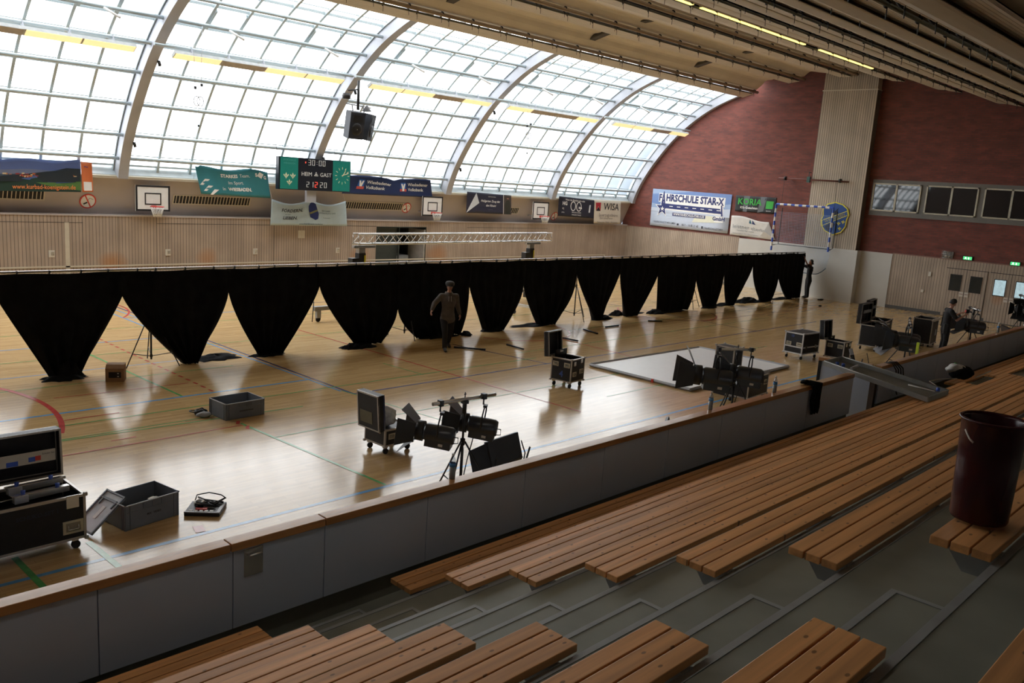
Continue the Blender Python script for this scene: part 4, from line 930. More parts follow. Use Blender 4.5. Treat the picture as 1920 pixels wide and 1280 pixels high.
def hoop(x, lab, s=1.0, zc=3.12):
    t = thing('basketball_hoop', lab, 'basketball hoop', (x, 29.0, zc), group='basketball hoops on the far wall')
    MB().box(-.58, .58, 0, .04, -.43, .43).build('backboard', WHITE, t, bevel=.005)
    m = MB()
    for a, b_, c_, d_ in ((-.58,.58,.37,.43),(-.58,.58,-.43,-.37),(-.58,-.52,-.37,.37),(.52,.58,-.37,.37),(-.28,.28,.14,.18),(-.28,.28,-.22,-.18),(-.28,-.24,-.18,.14),(.24,.28,-.18,.14)): m.box(a, b_, -.006, 0, c_, d_)
    m.build('board_marking', BLACK, t)
    MB().tube([(.22*math.cos(R(a)), -.33+.22*math.sin(R(a)), -.26) for a in range(0,361,20)], .012, 6).box(-.07,.07,-.12,-.006,-.34,-.24).build('rim', RED, t)
    m = MB()
    for k in range(12):
        a0 = R(30*k)
        for dd in (1,-1):
            m.tube([(.22*math.cos(a0), -.33+.22*math.sin(a0), -.27),(.17*math.cos(a0+dd*.26), -.33+.17*math.sin(a0+dd*.26), -.42),(.12*math.cos(a0+dd*.55), -.33+.12*math.sin(a0+dd*.55), -.60)], .008, 4)
    m.build('net', WHITE, t)
    MB().box(-.3,-.24,.04,.75,-.3,-.24).box(.24,.3,.04,.75,-.3,-.24).box(-.3,.3,.04,.10,.1,.16).build('wall_bracket', STEEL, t)
hoop(12.15, 'basketball backboard and hoop left of the teal banner'); hoop(24.47, 'basketball backboard and hoop below the end of the dark blue banner', zc=3.18); hoop(31.53, 'basketball backboard and hoop left of the spectacles banner', zc=3.15)
for x, lb in ((9.03,'left of the first panel joint'),(12.78,'below the first backboard'),(16.12,'below the teal banner'),(19.8,'left of the truss')):
    t = thing('wall_switch', 'small square switch plate on the slatted far wall, ' + lb, 'switch', (x, YF-.005, 1.25), group='switch plates on the far wall')
    MB().box(-.09,.09,-.02,0,-.11,.11).build('plate', OFFW, t, bevel=.004); MB().box(-.02,.07,-.035,-.02,-.05,.06).build('rocker', CHROME, t)
prop(MB().box(17.95,18.25,YF-.02,YF,1.75,2.05).build('paper_notice', OFFW), 'small paper notice under the pale club banner', 'notice')
# ---- end wall fittings: emergency signs, lamp cage, switches
def exit_sign(y, z, lab):
    t = thing('exit_sign', lab, 'exit sign', (XE-.06, y, z), rot=(0,0,R(-90)), group='green escape signs')
    MB().box(-.20,.20,0,.06,-.09,.09).build('sign_housing', BLACKM, t, bevel=.005)
    MB().box(-.17,.17,-.006,0,-.065,.065).build('green_field', mat('lit_green', (0.05,0.45,0.15), 0.4, emit=(0.10,0.75,0.25), es=.5) if 'lit_green' not in MATS else MATS['lit_green'], t)
    LW = MATS.get('lit_white') or mat('lit_white', (0.8,0.8,0.8), 0.4, emit=(0.8,0.9,0.8), es=.9)
    MB().box(.03,.06,-.010,-.006,-.04,.04).prism([(.015,-.01),(.075,-.01),(.045,-.05)], -.010, -.006, 'y').build('arrow', LW, t)
    MB().prism([(-.12,-.05),(-.09,.0),(-.10,.04),(-.06,.05),(-.05,.0),(-.03,-.05),(-.05,-.05),(-.07,-.01),(-.10,-.05)], -.010, -.006, 'y').build('running_figure', LW, t)
exit_sign(11.35, 2.56, 'green escape route sign above the first double door'); exit_sign(9.54, 2.53, 'green escape route sign above the second double door, further right')
t = thing('caged_lamp', 'small lamp behind a wire cage on the brick wall', 'lamp', (XE-.02, 12.15, 2.62), rot=(0,0,R(-90)))
MB().box(-.22,.22,-.02,0,-.14,.14).build('backplate', WB, t); MB().tube([(-.1,-.06,-.07),(-.02,-.06,-.07)], .04, 8).tube([(.03,-.06,-.07),(.11,-.06,-.07)], .04, 8).build('lamp_glass', OFFW, t)
m = MB()
for k in range(7): m.tube([(-.22+.073*k,-.0,.16),(-.22+.073*k,-.12,.16),(-.22+.073*k,-.12,-.16)], .006, 4)
for k in range(4): m.tube([(-.22,-.12,-.15+.1*k),(.22,-.12,-.15+.1*k)], .006, 4)
m.build('wire_cage', CHROME, t)
for y, z, lb in ((12.75,1.72,'white wall sensor left of the first double door'),(12.95,.95,'small round switch left of the first double door')):
    prop(MB().box(XE-.08, XE-.04, y-.06, y+.06, z-.1 if z > 1 else z-.06, z+.1 if z > 1 else z+.06).build('wall_fitting', OFFW, bevel=.01), lb, 'fitting')
# ---- handball goal folded up against the end wall
GX = XE-1.0
t = thing('handball_goal', 'blue and white striped goal frame with hanging net on the end wall', 'goal', (GX, 18.4, 0))
BLW = (BLUE, WHITE)
def striped(p, q, n, r, first=0):
    P, Q = Vector(p), Vector(q); m = MB()
    for k in range(n):
        m.m = (k+first) % 2; a = P.lerp(Q, k/n); b_ = P.lerp(Q, (k+1)/n); m.tube([a, b_], r, 4, smooth=False)
    m.build('goal_bar', list(BLW), t, 'blue and white bands')
y0_, y1_ = 1.45, -1.38
striped((0,y0_,4.26),(0,y1_,4.26), 15, .05); striped((0,y0_,4.26),(0,y0_,2.05), 11, .05); striped((0,y1_,4.26),(0,y1_,2.25), 9, .05)
MB().tube([(0.05,y0_,2.3),(0.44,y0_-.1,2.35),(.46,y0_-.1,4.1)], .02, 6).tube([(.44,y0_-.1,2.35),(.46,y1_+.1,2.35)], .015, 6).tube([(0.05,y1_,2.3),(.44,y1_,2.4),(.46,y1_,4.1)], .02, 6).build('rear_stay', BLACKM, t)
MB().tube([(.3,y0_-.1,4.3),(.40,y0_-.05,5.5)], .008, 4).tube([(.3,y1_+.1,4.3),(.40,y1_+.2,5.45)], .008, 4).build('lifting_rope', BLACKM, t)
netm = glass_mat('netting_blue', (1,1,1)); 
nm = mat('net_cord', (0.28,0.40,0.55), 0.7)
m = MB()
def netp(u, v):
    yy = (y0_-.02)+(y1_-y0_+.04)*u; zb_ = 1.15 + (1.6*max(0,u-.80)*1.8)**2*1.0 if u > .80 else 1.15+.35*max(0,.12-u)
    return Vector((.06+.25*math.sin(v*math.pi), yy, 3.9+(zb_-3.9)*v))
nu, nv = 36, 38
for i in range(nu+1): m.tube([netp(i/nu, j/12) for j in range(13)], .0045, 3, caps=False)
for j in range(nv+1): m.tube([netp(i/12, j/nv) for i in range(13)], .0045, 3, caps=False)
m.build('net', nm, t, kind='stuff')
MB().tube([netp(i/24, 1) for i in range(25)], .018, 6).build('net_hem', mat('net_hem_rope', (0.03,0.07,0.12), 0.7), t)
t = thing('winch_bar', 'rusty red horizontal winch bar on brackets above the goal', 'winch bar', (XE-.62, 18.4, 5.5))
MB().tube([(0,1.7,0),(-.0,-1.75,-.03)], .035, 8).build('bar', mat('rust_red', (0.14,0.04,0.03), 0.6), t)
for yy in (1.35, -1.35): MB().lathe([(.0,-.05),(.09,-.05),(.09,.05),(0,.05)], c=(0,yy,0), n=12, M3=Matrix.Rotation(R(90),3,'X')).build('rope_drum', BLACKM, t)
MB().box(-.05,.05,.1,.25,-.15,.12).build('gearbox', mat('gear_green', (0.03,0.09,0.08)), t); MB().box(-.02,.16,.15,.2,.3,.34).box(-.02,.0,.16,.19,.1,.3).build('gear_arm', BLACKM, t)
MB().box(0,.60,1.32,1.36,-.03,.03).box(0,.16,-1.36,-1.32,-.03,.03).build('wall_bracket', BLACKM, t)

# ================================================================== FLIGHT CASES, CRATES AND FLOOR THINGS
def wheel(parent, x, y, lock=0):
    MB().box(x-.035, x+.035, y-.03, y+.03, .10, .14).tube([(x, y, .14),(x+.01, y, .06)], .014, 6).build('caster_fork', CHROME, parent)
    MB().tube([(x+.01, y-.018, .048),(x+.01, y+.018, .048)], .048, 14).build('caster_wheel', RUBBER, parent)
def handle(parent, c, ax, s_=1.0, mt=None):
    """dish with painted recess shade and a drop handle, on the face whose outward direction is ax ('-x' or '-y')"""
    x, y, z = c; w_, h_ = .085*s_, .06*s_
    if ax == '-y':
        m = MB().box(x-w_, x+w_, y-.008, y, z-h_, z+h_); i = MB().box(x-w_*.7, x+w_*.7, y-.010, y-.008, z-h_*.65, z+h_*.65); h = MB().tube([(x-w_*.5,y-.012,z+h_*.3),(x-w_*.5,y-.022,z-h_*.3),(x+w_*.5,y-.022,z-h_*.3),(x+w_*.5,y-.012,z+h_*.3)], .007, 5)
    else:
        m = MB().box(x-.008, x, y-w_, y+w_, z-h_, z+h_); i = MB().box(x-.010, x-.008, y-w_*.7, y+w_*.7, z-h_*.65, z+h_*.65); h = MB().tube([(x-.012,y-w_*.5,z+h_*.3),(x-.022,y-w_*.5,z-h_*.3),(x-.022,y+w_*.5,z-h_*.3),(x-.012,y+w_*.5,z+h_*.3)], .007, 5)
    p = m.build('handle_dish', BEIGEH, parent, bevel=.003); i.build('dish_recess_shade', mat('dish_shadow_zinc', (0.22,0.20,0.15), 0.5) if 'dish_shadow_zinc' not in MATS else MATS['dish_shadow_zinc'], p); h.build('drop_handle', CHROME, p)  # darker inset plate carries the shade of the recess in its colour
def edges(m, w_, d, z0, z1, e=.022):
    for x in (0, w_-e):
        for y in (0, d-e): m.box(x-.003, x+e+.003, y-.003, y+e+.003, z0, z1)
    for z in (z0, z1-e):
        for y in (0, d-e): m.box(-.003, w_+.003, y-.003, y+e+.003, z-.003, z+e+.003)
        for x in (0, w_-e): m.box(x-.003, x+e+.003, -.003, d+.003, z-.003, z+e+.003)
    return m
def case_body(t, w_, d, z0, z1, open_=True, e=.022, ee=None):
    wt = .014
    m = MB().box(0, w_, 0, wt, z0, z1).box(0, w_, d-wt, d, z0, z1).box(0, wt, wt, d-wt, z0, z1).box(w_-wt, w_, wt, d-wt, z0, z1).box(0, w_, 0, d, z0, z0+.012)
    if not open_: m.box(0, w_, 0, d, z1-.012, z1)
    b_ = m.build('case_body', BLACKP, t, 'black plywood walls')
    edges(MB(), w_, d, z0, z1, e).build('edge_profile', ee or EDGE, b_, 'aluminium edges')
    for x in (0, w_):
        for y in (0, d):
            for z in (z0, z1): MB().cbox((x, y, z), (.045,.045,.045)).build('corner_cap', ee or EDGE, b_, bevel=.012)
    return b_
def lid_part(t, w_, h, th, T, outer_label=None, strip=False):
    """lid standing open; modelled flat (x width, y thickness, z height) then placed by T"""
    m = MB(); m.T = T; m.box(0, w_, 0, .012, 0, h).box(0, w_, 0, th, 0, .012).box(0, w_, 0, th, h-.012, h).box(0, .012, 0, th, 0, h).box(w_-.012, w_, 0, th, 0, h)
    l = m.build('lid', BLACKP, t)
    m = MB(); m.T = T
    for y in (0, th-.02):
        m.box(0, .022, y-.003, y+.023, 0, h).box(w_-.022, w_, y-.003, y+.023, 0, h).box(0, w_, y-.003, y+.023, 0, .022).box(0, w_, y-.003, y+.023, h-.022, h)
    m.build('lid_edge', EDGE, l)
    return l
def latch(parent, c, ax='-y', s_=1.0):
    x, y, z = c; w_ = .045*s_
    (MB().box(x-w_, x+w_, y-.012, y, z-w_*1.1, z+w_*1.1) if ax == '-y' else MB().box(x-.012, x, y-w_, y+w_, z-w_*1.1, z+w_*1.1)).build('latch', CHROME, parent, bevel=.003)
def letters(parent, txt, c, size, m, ax='-y', bold=.002, rot=0):
    vs, fs = text_geo(txt, size, bold); cs, sn = math.cos(R(rot)), math.sin(R(rot)); vs = [(a*cs-b_*sn, a*sn+b_*cs) for a, b_ in vs]
    if ax == '-y': pts = [(c[0]+a, c[1]-.004, c[2]+b_) for a, b_ in vs]
    else: pts = [(c[0]-.004, c[1]-a, c[2]+b_) for a, b_ in vs]
    MB().add(pts, fs).build('lettering', m, parent, fix=False)
MARKER = mat('blue_marker_ink', (0.03,0.07,0.26), 0.6); FADED = mat('faded_marker_ink', (0.015,0.022,0.05), 0.6)
# case numbered 4, lid up at the far side
t = thing('flight_case', 'open black flight case on wheels marked with a blue 4, right of centre', 'flight case', (14.18, 11.78, 0), R(8), 'flight cases')
b_ = case_body(t, .55, .54, .14, .66)
for x, y in ((.06,.06),(.49,.06),(.06,.48),(.49,.48)): wheel(t, x, y)
handle(b_, (.0,.42,.52), '-x', .9); handle(b_, (.0,.12,.52), '-x', .9); handle(b_, (.14,.0,.32), '-y', .9); handle(b_, (.42,.0,.36), '-y', .9)
latch(b_, (.13,0,.56)); latch(b_, (.41,0,.60)); letters(b_, '4', (.0,.26,.30), .20, MARKER, '-x', .006)
lid_part(t, .55, .56, .13, Matrix.Translation((-.10,.55,.66)) @ Matrix.Rotation(R(0),4,'Z') @ Matrix.Rotation(R(-6),4,'X') @ Matrix.Translation((0,.13,0)) @ Matrix.Scale(-1,4,(0,1,0)))
MB().box(.06,.52,.48,.50,.60,.80).build('tray_board', BLACKP, t); MB().box(.24,.36,.475,.48,.74,.78).build('hand_slot', WHITE, t)
# case with plastic bag, lid up at its left
t = thing('flight_case', 'open wheeled black flight case holding a plastic bag, left of the nearest spotlights', 'flight case', (8.03, 10.42, 0), R(2), 'flight cases')
b_ = case_body(t, .58, .52, .14, .42)
for x, y in ((.06,.06),(.52,.06),(.06,.46),(.52,.46)): wheel(t, x, y)
handle(b_, (.14,0,.30), '-y', .8); handle(b_, (.46,0,.36), '-y', .6); latch(b_, (0,.14,.38), '-x', .8); latch(b_, (0,.40,.38), '-x', .8)
T = Matrix.Translation((-.02,.52,.42)) @ Matrix.Rotation(R(-90),4,'Z') @ Matrix.Rotation(R(5),4,'X') @ Matrix.Translation((0,-.12,0))
l = lid_part(t, .54, .60, .13, T)
m = MB(); m.T = T; m.box(.0,.54,.10,.135,.02,.58).build('blue_lid_lining', mat('blue_lining', (0.05,0.10,0.32), 0.6), l)
m = MB(); m.T = T; m.box(.07,.38,-.006,0,.10,.30).build('faded_label', mat('faded_olive_label', (0.16,0.15,0.10), 0.6), l)
MB().box(.05,.53,.05,.47,.36,.40).build('foam_insert', BLACKM, t)
def blob(c, rx, ry, rz_, n=18, seed=1, amp=.18):
    random.seed(seed); ph = [random.uniform(0,6.3) for _ in range(6)]; vs = []; NA, NB = n, n//2
    for i in range(NB+1):
        th = math.pi*i/NB
        for j in range(NA):
            p = 2*math.pi*j/NA; k = 1+amp*(math.sin(3*p+ph[0]+2*th)+.6*math.sin(5*p+ph[1])*math.sin(3*th+ph[2])+.5*math.sin(7*th+ph[3]+p))*.6
            vs.append((c[0]+rx*k*math.sin(th)*math.cos(p), c[1]+ry*k*math.sin(th)*math.sin(p), c[2]+rz_*k*math.cos(th)))
    return MB().add(vs, [(i*NA+j, i*NA+(j+1)%NA, (i+1)*NA+(j+1)%NA, (i+1)*NA+j) for i in range(NB) for j in range(NA)], True)
ob = blob((0,0,.12), .19,.17,.15, 24, 4, .25).build('plastic_bag', mat('clear_white_plastic', (0.62,0.65,0.66), 0.25, var=.25, scale=14, bump=.6)); ob.location = (8.24,10.74,.42)
prop(ob, 'crumpled clear plastic bag lying in the open flight case with the raised left lid', 'bag')
# two cases right of the white panel
BRT = mat('bright_case_edge', (0.62,0.62,0.62), 0.3, metal=.3)
t = thing('flight_case', 'closed black flight case with bright edges on legs, right of the white panel', 'flight case', (22.82, 10.52, 0), R(-4), 'flight cases')
b_ = case_body(t, .92, .58, .16, .76, False, .028, BRT); MB().box(-.004,.924,-.004,.584,.34,.375).build('lid_seam', BRT, b_)
for x, y in ((.08,.06),(.84,.06),(.08,.52),(.84,.52)): wheel(t, x, y)
handle(b_, (0,.44,.44), '-x', .9, CHROME); handle(b_, (0,.12,.44), '-x', .9, CHROME); latch(b_, (.2,0,.36)); latch(b_, (.72,0,.36)); letters(b_, '10', (0,.34,.66), .1, MARKER, '-x')
t = thing('flight_case', 'open black flight case with raised lid, right of the closed case with bright edges', 'flight case', (23.62, 9.66, 0), R(-2), 'flight cases')
b_ = case_body(t, .42, .56, .12, .60)
for x, y in ((.06,.06),(.36,.06),(.06,.5),(.36,.5)): wheel(t, x, y)
handle(b_, (0,.42,.46), '-x', .9); handle(b_, (0,.12,.46), '-x', .9); latch(b_, (.12,0,.52)); latch(b_, (.32,0,.52))
lid_part(t, .50, .55, .14, Matrix.Translation((-.12,.57,.60)) @ Matrix.Rotation(R(-6),4,'X') @ Matrix.Translation((0,.14,0)) @ Matrix.Scale(-1,4,(0,1,0)))
MB().box(.04,.40,.50,.52,.54,.70).build('tray_board', BLACKP, t); MB().box(.16,.26,.495,.50,.64,.67).build('hand_slot', WHITE, t)
# large case cut by the left frame edge
t = thing('flight_case', 'large open black flight case in the left foreground with silver clamps on its edge', 'flight case', (1.95, 9.66, 0), R(1.5), 'flight cases')
b_ = case_body(t, 1.30, .66, .14, .66)
for x, y in ((.1,.08),(1.2,.08),(.1,.58),(1.2,.58)): wheel(t, x, y)
latch(b_, (1.16,0,.60), '-y', 1.5); handle(b_, (1.16,0,.30), '-y', 1.3); latch(b_, (.2,0,.60), '-y', 1.5); letters(b_, 'SCHUKO-SET 1', (.80,0,.52), .065, FADED, '-y', .001)
MB().box(1.296,1.304,.0,.66,.14,.66).build('red_edge_strip', mat('magenta_edge', (0.35,0.04,0.07), 0.5), b_)
l = lid_part(t, 1.30, .56, .16, Matrix.Translation((0,.66,.70)) @ Matrix.Rotation(R(-3),4,'X') @ Matrix.Translation((0,.16,0)) @ Matrix.Scale(-1,4,(0,1,0)))
MB().box(.5,1.22,.655,.66,.90,1.04).build('lid_label', OFFW, l, 'pale label strip'); MB().box(.70,.82,.650,.655,.905,.96).box(.93,1.0,.650,.655,.925,.98).build('label_blue', BLUE, l); MB().box(1.0,1.06,.650,.655,.93,.985).build('label_red', RED, l); letters(l, 'Schuko Set', (1.14,.651,1.0), .03, BLACK, '-y', 0)
MB().box(.03,1.27,.03,.63,.44,.46).build('inner_floor', BLACKM, t)
for k, (yy, zz) in enumerate(((.18,.69),(.40,.72))):
    c = thing('clamp_bar', 'silver clamp bar with blue knobs lying on the large case, ' + ('nearer one' if k == 0 else 'further one'), 'clamp bar', (2.55, 9.7+yy, zz), R(4), 'clamp bars')
    MB().box(0,.60,-.035,.035,-.035,.035).build('bar', CHROME, c, bevel=.004); MB().box(.02,.16,-.05,.05,-.05,.03).build('jaw', STEEL, c)
    for xx in (.12,.48): MB().lathe([(0,.035),(.022,.035),(.026,.075),(0,.08)], c=(xx,0,0), n=10).build('knob', BLUE, c)
    if k == 0: MB().tube([(.0,0,0),(-.35,.03,-.02)], .008, 5).build('clamp_rod', CHROME, c)
# flight cases farther back, behind the third spotlight
def back_case(loc, rz, label, h=.62, mark=True):
    t = thing('flight_case', label, 'flight case', loc, rz, 'flight cases')
    b_ = case_body(t, 1.0, .55, .14, .14+h)
    for x, y in ((.08,.06),(.92,.06),(.08,.5),(.92,.5)): wheel(t, x, y)
    l = lid_part(t, 1.0, .62, .14, Matrix.Translation((0,.56,.14+h)) @ Matrix.Translation((0,.14,0)) @ Matrix.Scale(-1,4,(0,1,0)))
    MB().box(.12,.85,.545,.55,h+.46,h+.56).build('lid_label', mat('grey_label', (0.30,0.30,0.30), .6) if 'grey_label' not in MATS else MATS['grey_label'], l)
    handle(b_, (.3,0,.5), '-y', .9)
back_case((26.6, 9.9, 0), R(4), 'open black case behind the third spotlight, left of two raised lids', .66)
back_case((28.0, 10.2, 0), R(10), 'open black case behind the third spotlight, right of two raised lids', .66)
t = thing('flight_case', 'black case on casters right behind the second spotlight stand', 'flight case', (16.55, 8.72, 0), R(4), 'flight cases')
b_ = case_body(t, 1.0, .5, .14, .60, False)
for x, y in ((.08,.06),(.92,.06),(.08,.44),(.92,.44)): wheel(t, x, y)
handle(b_, (.86,0,.42), '-y', 1.0)
t = thing('flight_case', 'upright dark case with silver edge standing behind the second spotlight', 'flight case', (16.9, 9.35, 0), R(-4), 'flight cases')
case_body(t, .34, .5, .50, 1.12, False); MB().box(0,.34,0,.5,.0,.5).build('lower_box', BLACKP, t)
t = thing('equipment_rack', 'black open rack case with pale front frame beside the standing person in black', 'rack', (29.45, 9.25, 0), R(6))
case_body(t, .85, .6, .08, .92); MB().box(.04,.80,.1,.5,.2,.6).build('rack_unit', BLACKM, t); MB().box(.50,.66,-.01,0,.35,.55).build('rack_label', STEEL, t)
MB().box(-.02,.87,-.04,.04,.86,.93).build('top_flap', CHROME, t)
for x, y in ((.06,.06),(.79,.06),(.06,.54),(.79,.54)): MB().tube([(x,y-.02,.04),(x,y+.02,.04)], .04, 12).build('caster_wheel', RUBBER, t)
# grey plastic crates
def crate(loc, rz, w_, d, h, label, txt=None):
    t = thing('plastic_crate', label, 'crate', loc, rz, 'grey plastic crates'); wt = .012
    m = MB().box(0,w_,0,wt,0,h).box(0,w_,d-wt,d,0,h).box(0,wt,wt,d-wt,0,h).box(w_-wt,w_,wt,d-wt,0,h).box(0,w_,0,d,0,.01)
    c = m.build('crate_body', CRATE, t)
    m = MB().box(-.010,w_+.010,-.010,wt,h-.012,h).box(-.010,w_+.010,d-wt,d+.010,h-.012,h).box(-.010,wt,-.01,d+.01,h-.012,h).box(w_-wt,w_+.01,-.01,d+.01,h-.012,h)
    m.build('rim', mat('crate_rim_grey', (0.42,0.45,0.48), 0.4) if 'crate_rim_grey' not in MATS else MATS['crate_rim_grey'], c)
    m = MB()
    for x in (0, .06, w_-.07, w_-.012): m.box(x, x+.012, -.010, 0, .0, h-.01)
    for y in (0, .06, d-.07, d-.012): m.box(-.010, 0, y, y+.012, 0, h-.01)
    for x in (w_*.33, w_*.5, w_*.67): m.box(x-.004, x+.004, -.010, 0, h-.09, h-.02)
    m.box(.03,w_-.03,-.008,0,h-.10,h-.095).build('rib', CRATE, c)
    if txt: letters(c, txt, (w_*.52,-.006,h*.45), .035, BLACK, '-y', .001)
    return t
crate((6.88,13.48,0), R(3), .76, .56, .30, 'empty grey plastic crate in the middle of the near floor', 'SENDEZENTRALE')
crate((3.76,9.89,0), R(10), .72, .52, .32, 'grey plastic crate beside the large case, a lid leaning on it', 'MIX · VIDEO')
MB().box(.05,.6,.08,.45,.05,.20)
ob = blob((0,0,.08), .24,.15,.09, 22, 9).build('black_cloth_bundle', BLACKCLOTH); ob.location = (4.15,10.22,.02); prop(ob, 'black cloth bundle inside the grey crate beside the large case', 'cloth')
ob = MB().box(-.09,.09,-.03,.03,0,.012).box(-.03,.07,.03,.06,0,.012).build('paper_slip', OFFW); ob.location = (4.22,10.2,.205); ob.rotation_euler = (0,0,R(25)); prop(ob, 'beige paper slip on the black bundle in the crate', 'paper')
t = thing('crate_lid', 'pale grey crate lid leaning between the large case and the grey crate', 'lid', (3.40,9.95,.02), rot=(0, 0, R(10)))
T = Matrix.Rotation(R(-38),4,'Y')
LIDM = mat('pale_lid_grey', (0.58, 0.62, 0.66), 0.5, var=.15)
m = MB(); m.T = T; m.box(0,.56,0,.40,0,.014).build('lid_plate', LIDM, t, bevel=.004)
m = MB(); m.T = T; m.box(0,.56,0,.02,0,.03).box(0,.56,.38,.40,0,.03).box(0,.02,0,.40,0,.03).box(.54,.56,0,.40,0,.03).box(.44,.47,.06,.34,.014,.03).box(.36,.47,.06,.08,.014,.03).box(.36,.47,.32,.34,.014,.03).build('lid_rim', CRATE, t)
m = MB(); m.T = T; m.box(.18,.36,.17,.23,.014,.02).build('label_window', WHITE, t)
# organiser tray with tape and tools
t = thing('tool_tray', 'black tool tray with tape roll and cables on the floor', 'tray', (4.50,9.93,0), R(-40))
MB().box(0,.44,0,.40,0,.05).build('tray_body', BLACKM, t, bevel=.008); MB().box(.0,.44,.0,.02,.05,.062).box(.40,.44,.02,.3,.05,.062).build('tray_rim', STEEL, t)
MB().lathe([(.035,.0),(.065,.0),(.065,.045),(.035,.045),(.035,0)], c=(.12,.28,.055), n=20).build('tape_roll', OFFW, t)
m = MB(); random.seed(11)
for k in range(5):
    P = [(.06+.36*random.random(), .15+.25*random.random(), .06+.05*random.random()) for _ in range(5)]; m.tube(P, .012, 6)
m.build('cable', BLACKM, t); MB().tube([(.03,.40,.04),(.05,.44,.12),(.2,.46,.15),(.36,.44,.13),(.43,.40,.1)], .008, 6).build('carry_handle', BLACKM, t)
m = MB()
for k in range(5): m.box(.05+.065*k,.09+.065*k,.04,.07,.05,.062)
m.build('small_part', WHITE, t); MB().box(.12,.26,.09,.13,.05,.07).build('red_tool', RED, t); MB().box(.2,.33,.16,.18,.05,.07).build('wrench', CHROME, t)
# cardboard box
t = thing('cardboard_box', 'small brown cardboard box with open flap standing on the floor', 'box', (6.2,17.18,0), R(-30))
MB().box(0,.34,0,.28,0,.27).build('carton', CARD, t); MB().prism([(0,.27),(.10,.33),(.28,.34),(.28,.27)], 0, .34).build('flap', mat('pale_cardboard', (0.40,0.25,0.14), .8), t)
MB().box(.06,.29,-.004,0,.08,.20).build('print_label', BLACK, t); MB().box(.22,.25,-.006,-.004,.16,.18).box(.22,.25,-.006,-.004,.10,.12).build('label_mark', WHITE, t)
# camera gear beside the middle crate
t = thing('camera_gear', 'small grey and black camera gear with strap left of the empty crate', 'gear', (6.66,13.98,0), R(-20))
blob((.05,-.08,.05), .13,.08,.05, 16, 3).build('pouch', STEEL, t); blob((.0,.06,.06), .12,.07,.06, 16, 6).build('bag_body', BLACKM, t)
MB().tube([(-.08+.10*math.cos(R(a)), .12+.07*math.sin(R(a)), .03+.04*abs(math.sin(R(a*.5)))) for a in range(0,361,24)], .012, 6).build('strap', BLACKM, t)
MB().tube([(.1,.02,.08),(.02,.0,.15),(-.08,-.02,.12)], .012, 6).build('carry_handle', BLACKM, t)
# white panel lying on the floor
t = thing('floor_panel', 'large white framed panel lying flat on the floor behind the second spotlight', 'panel', (16.52,10.15,0), R(0))
MB().prism([(0,0),(4.9,.05),(4.92,2.88),(-.02,2.96)], .03, .05, 'z').build('white_surface', mat('white_screen_face', (0.85,0.88,0.90), 0.3, var=.02), t)
m = MB()
for a, b2 in (((0,0),(4.9,.05)),((4.9,.05),(4.92,2.88)),((4.92,2.88),(-.02,2.96)),((-.02,2.96),(0,0))): m.tube([(a[0],a[1],.045),(b2[0],b2[1],.045)], .04, 4, smooth=False)
m.build('panel_frame', STEEL, t); MB().box(-.05,.02,1.0,1.06,.0,.08).build('red_joint', RED, t); MB().box(.2,.5,3.05,3.12,0,.04).build('black_grip', BLACKM, t)
# black bag cloth behind
for (x, y, s_, lb) in ((38.3,17.1,.25,'dark flat object on the floor right of the person at the drapes'),(35.9,16.0,.12,'small dark lump on the floor below the thirteenth drape')):
    ob = blob((0,0,.02), s_, s_*.4, .03, 14, 2).build('dark_scrap', BLACKCLOTH); ob.location = (x,y,0); prop(ob, lb, 'scrap')

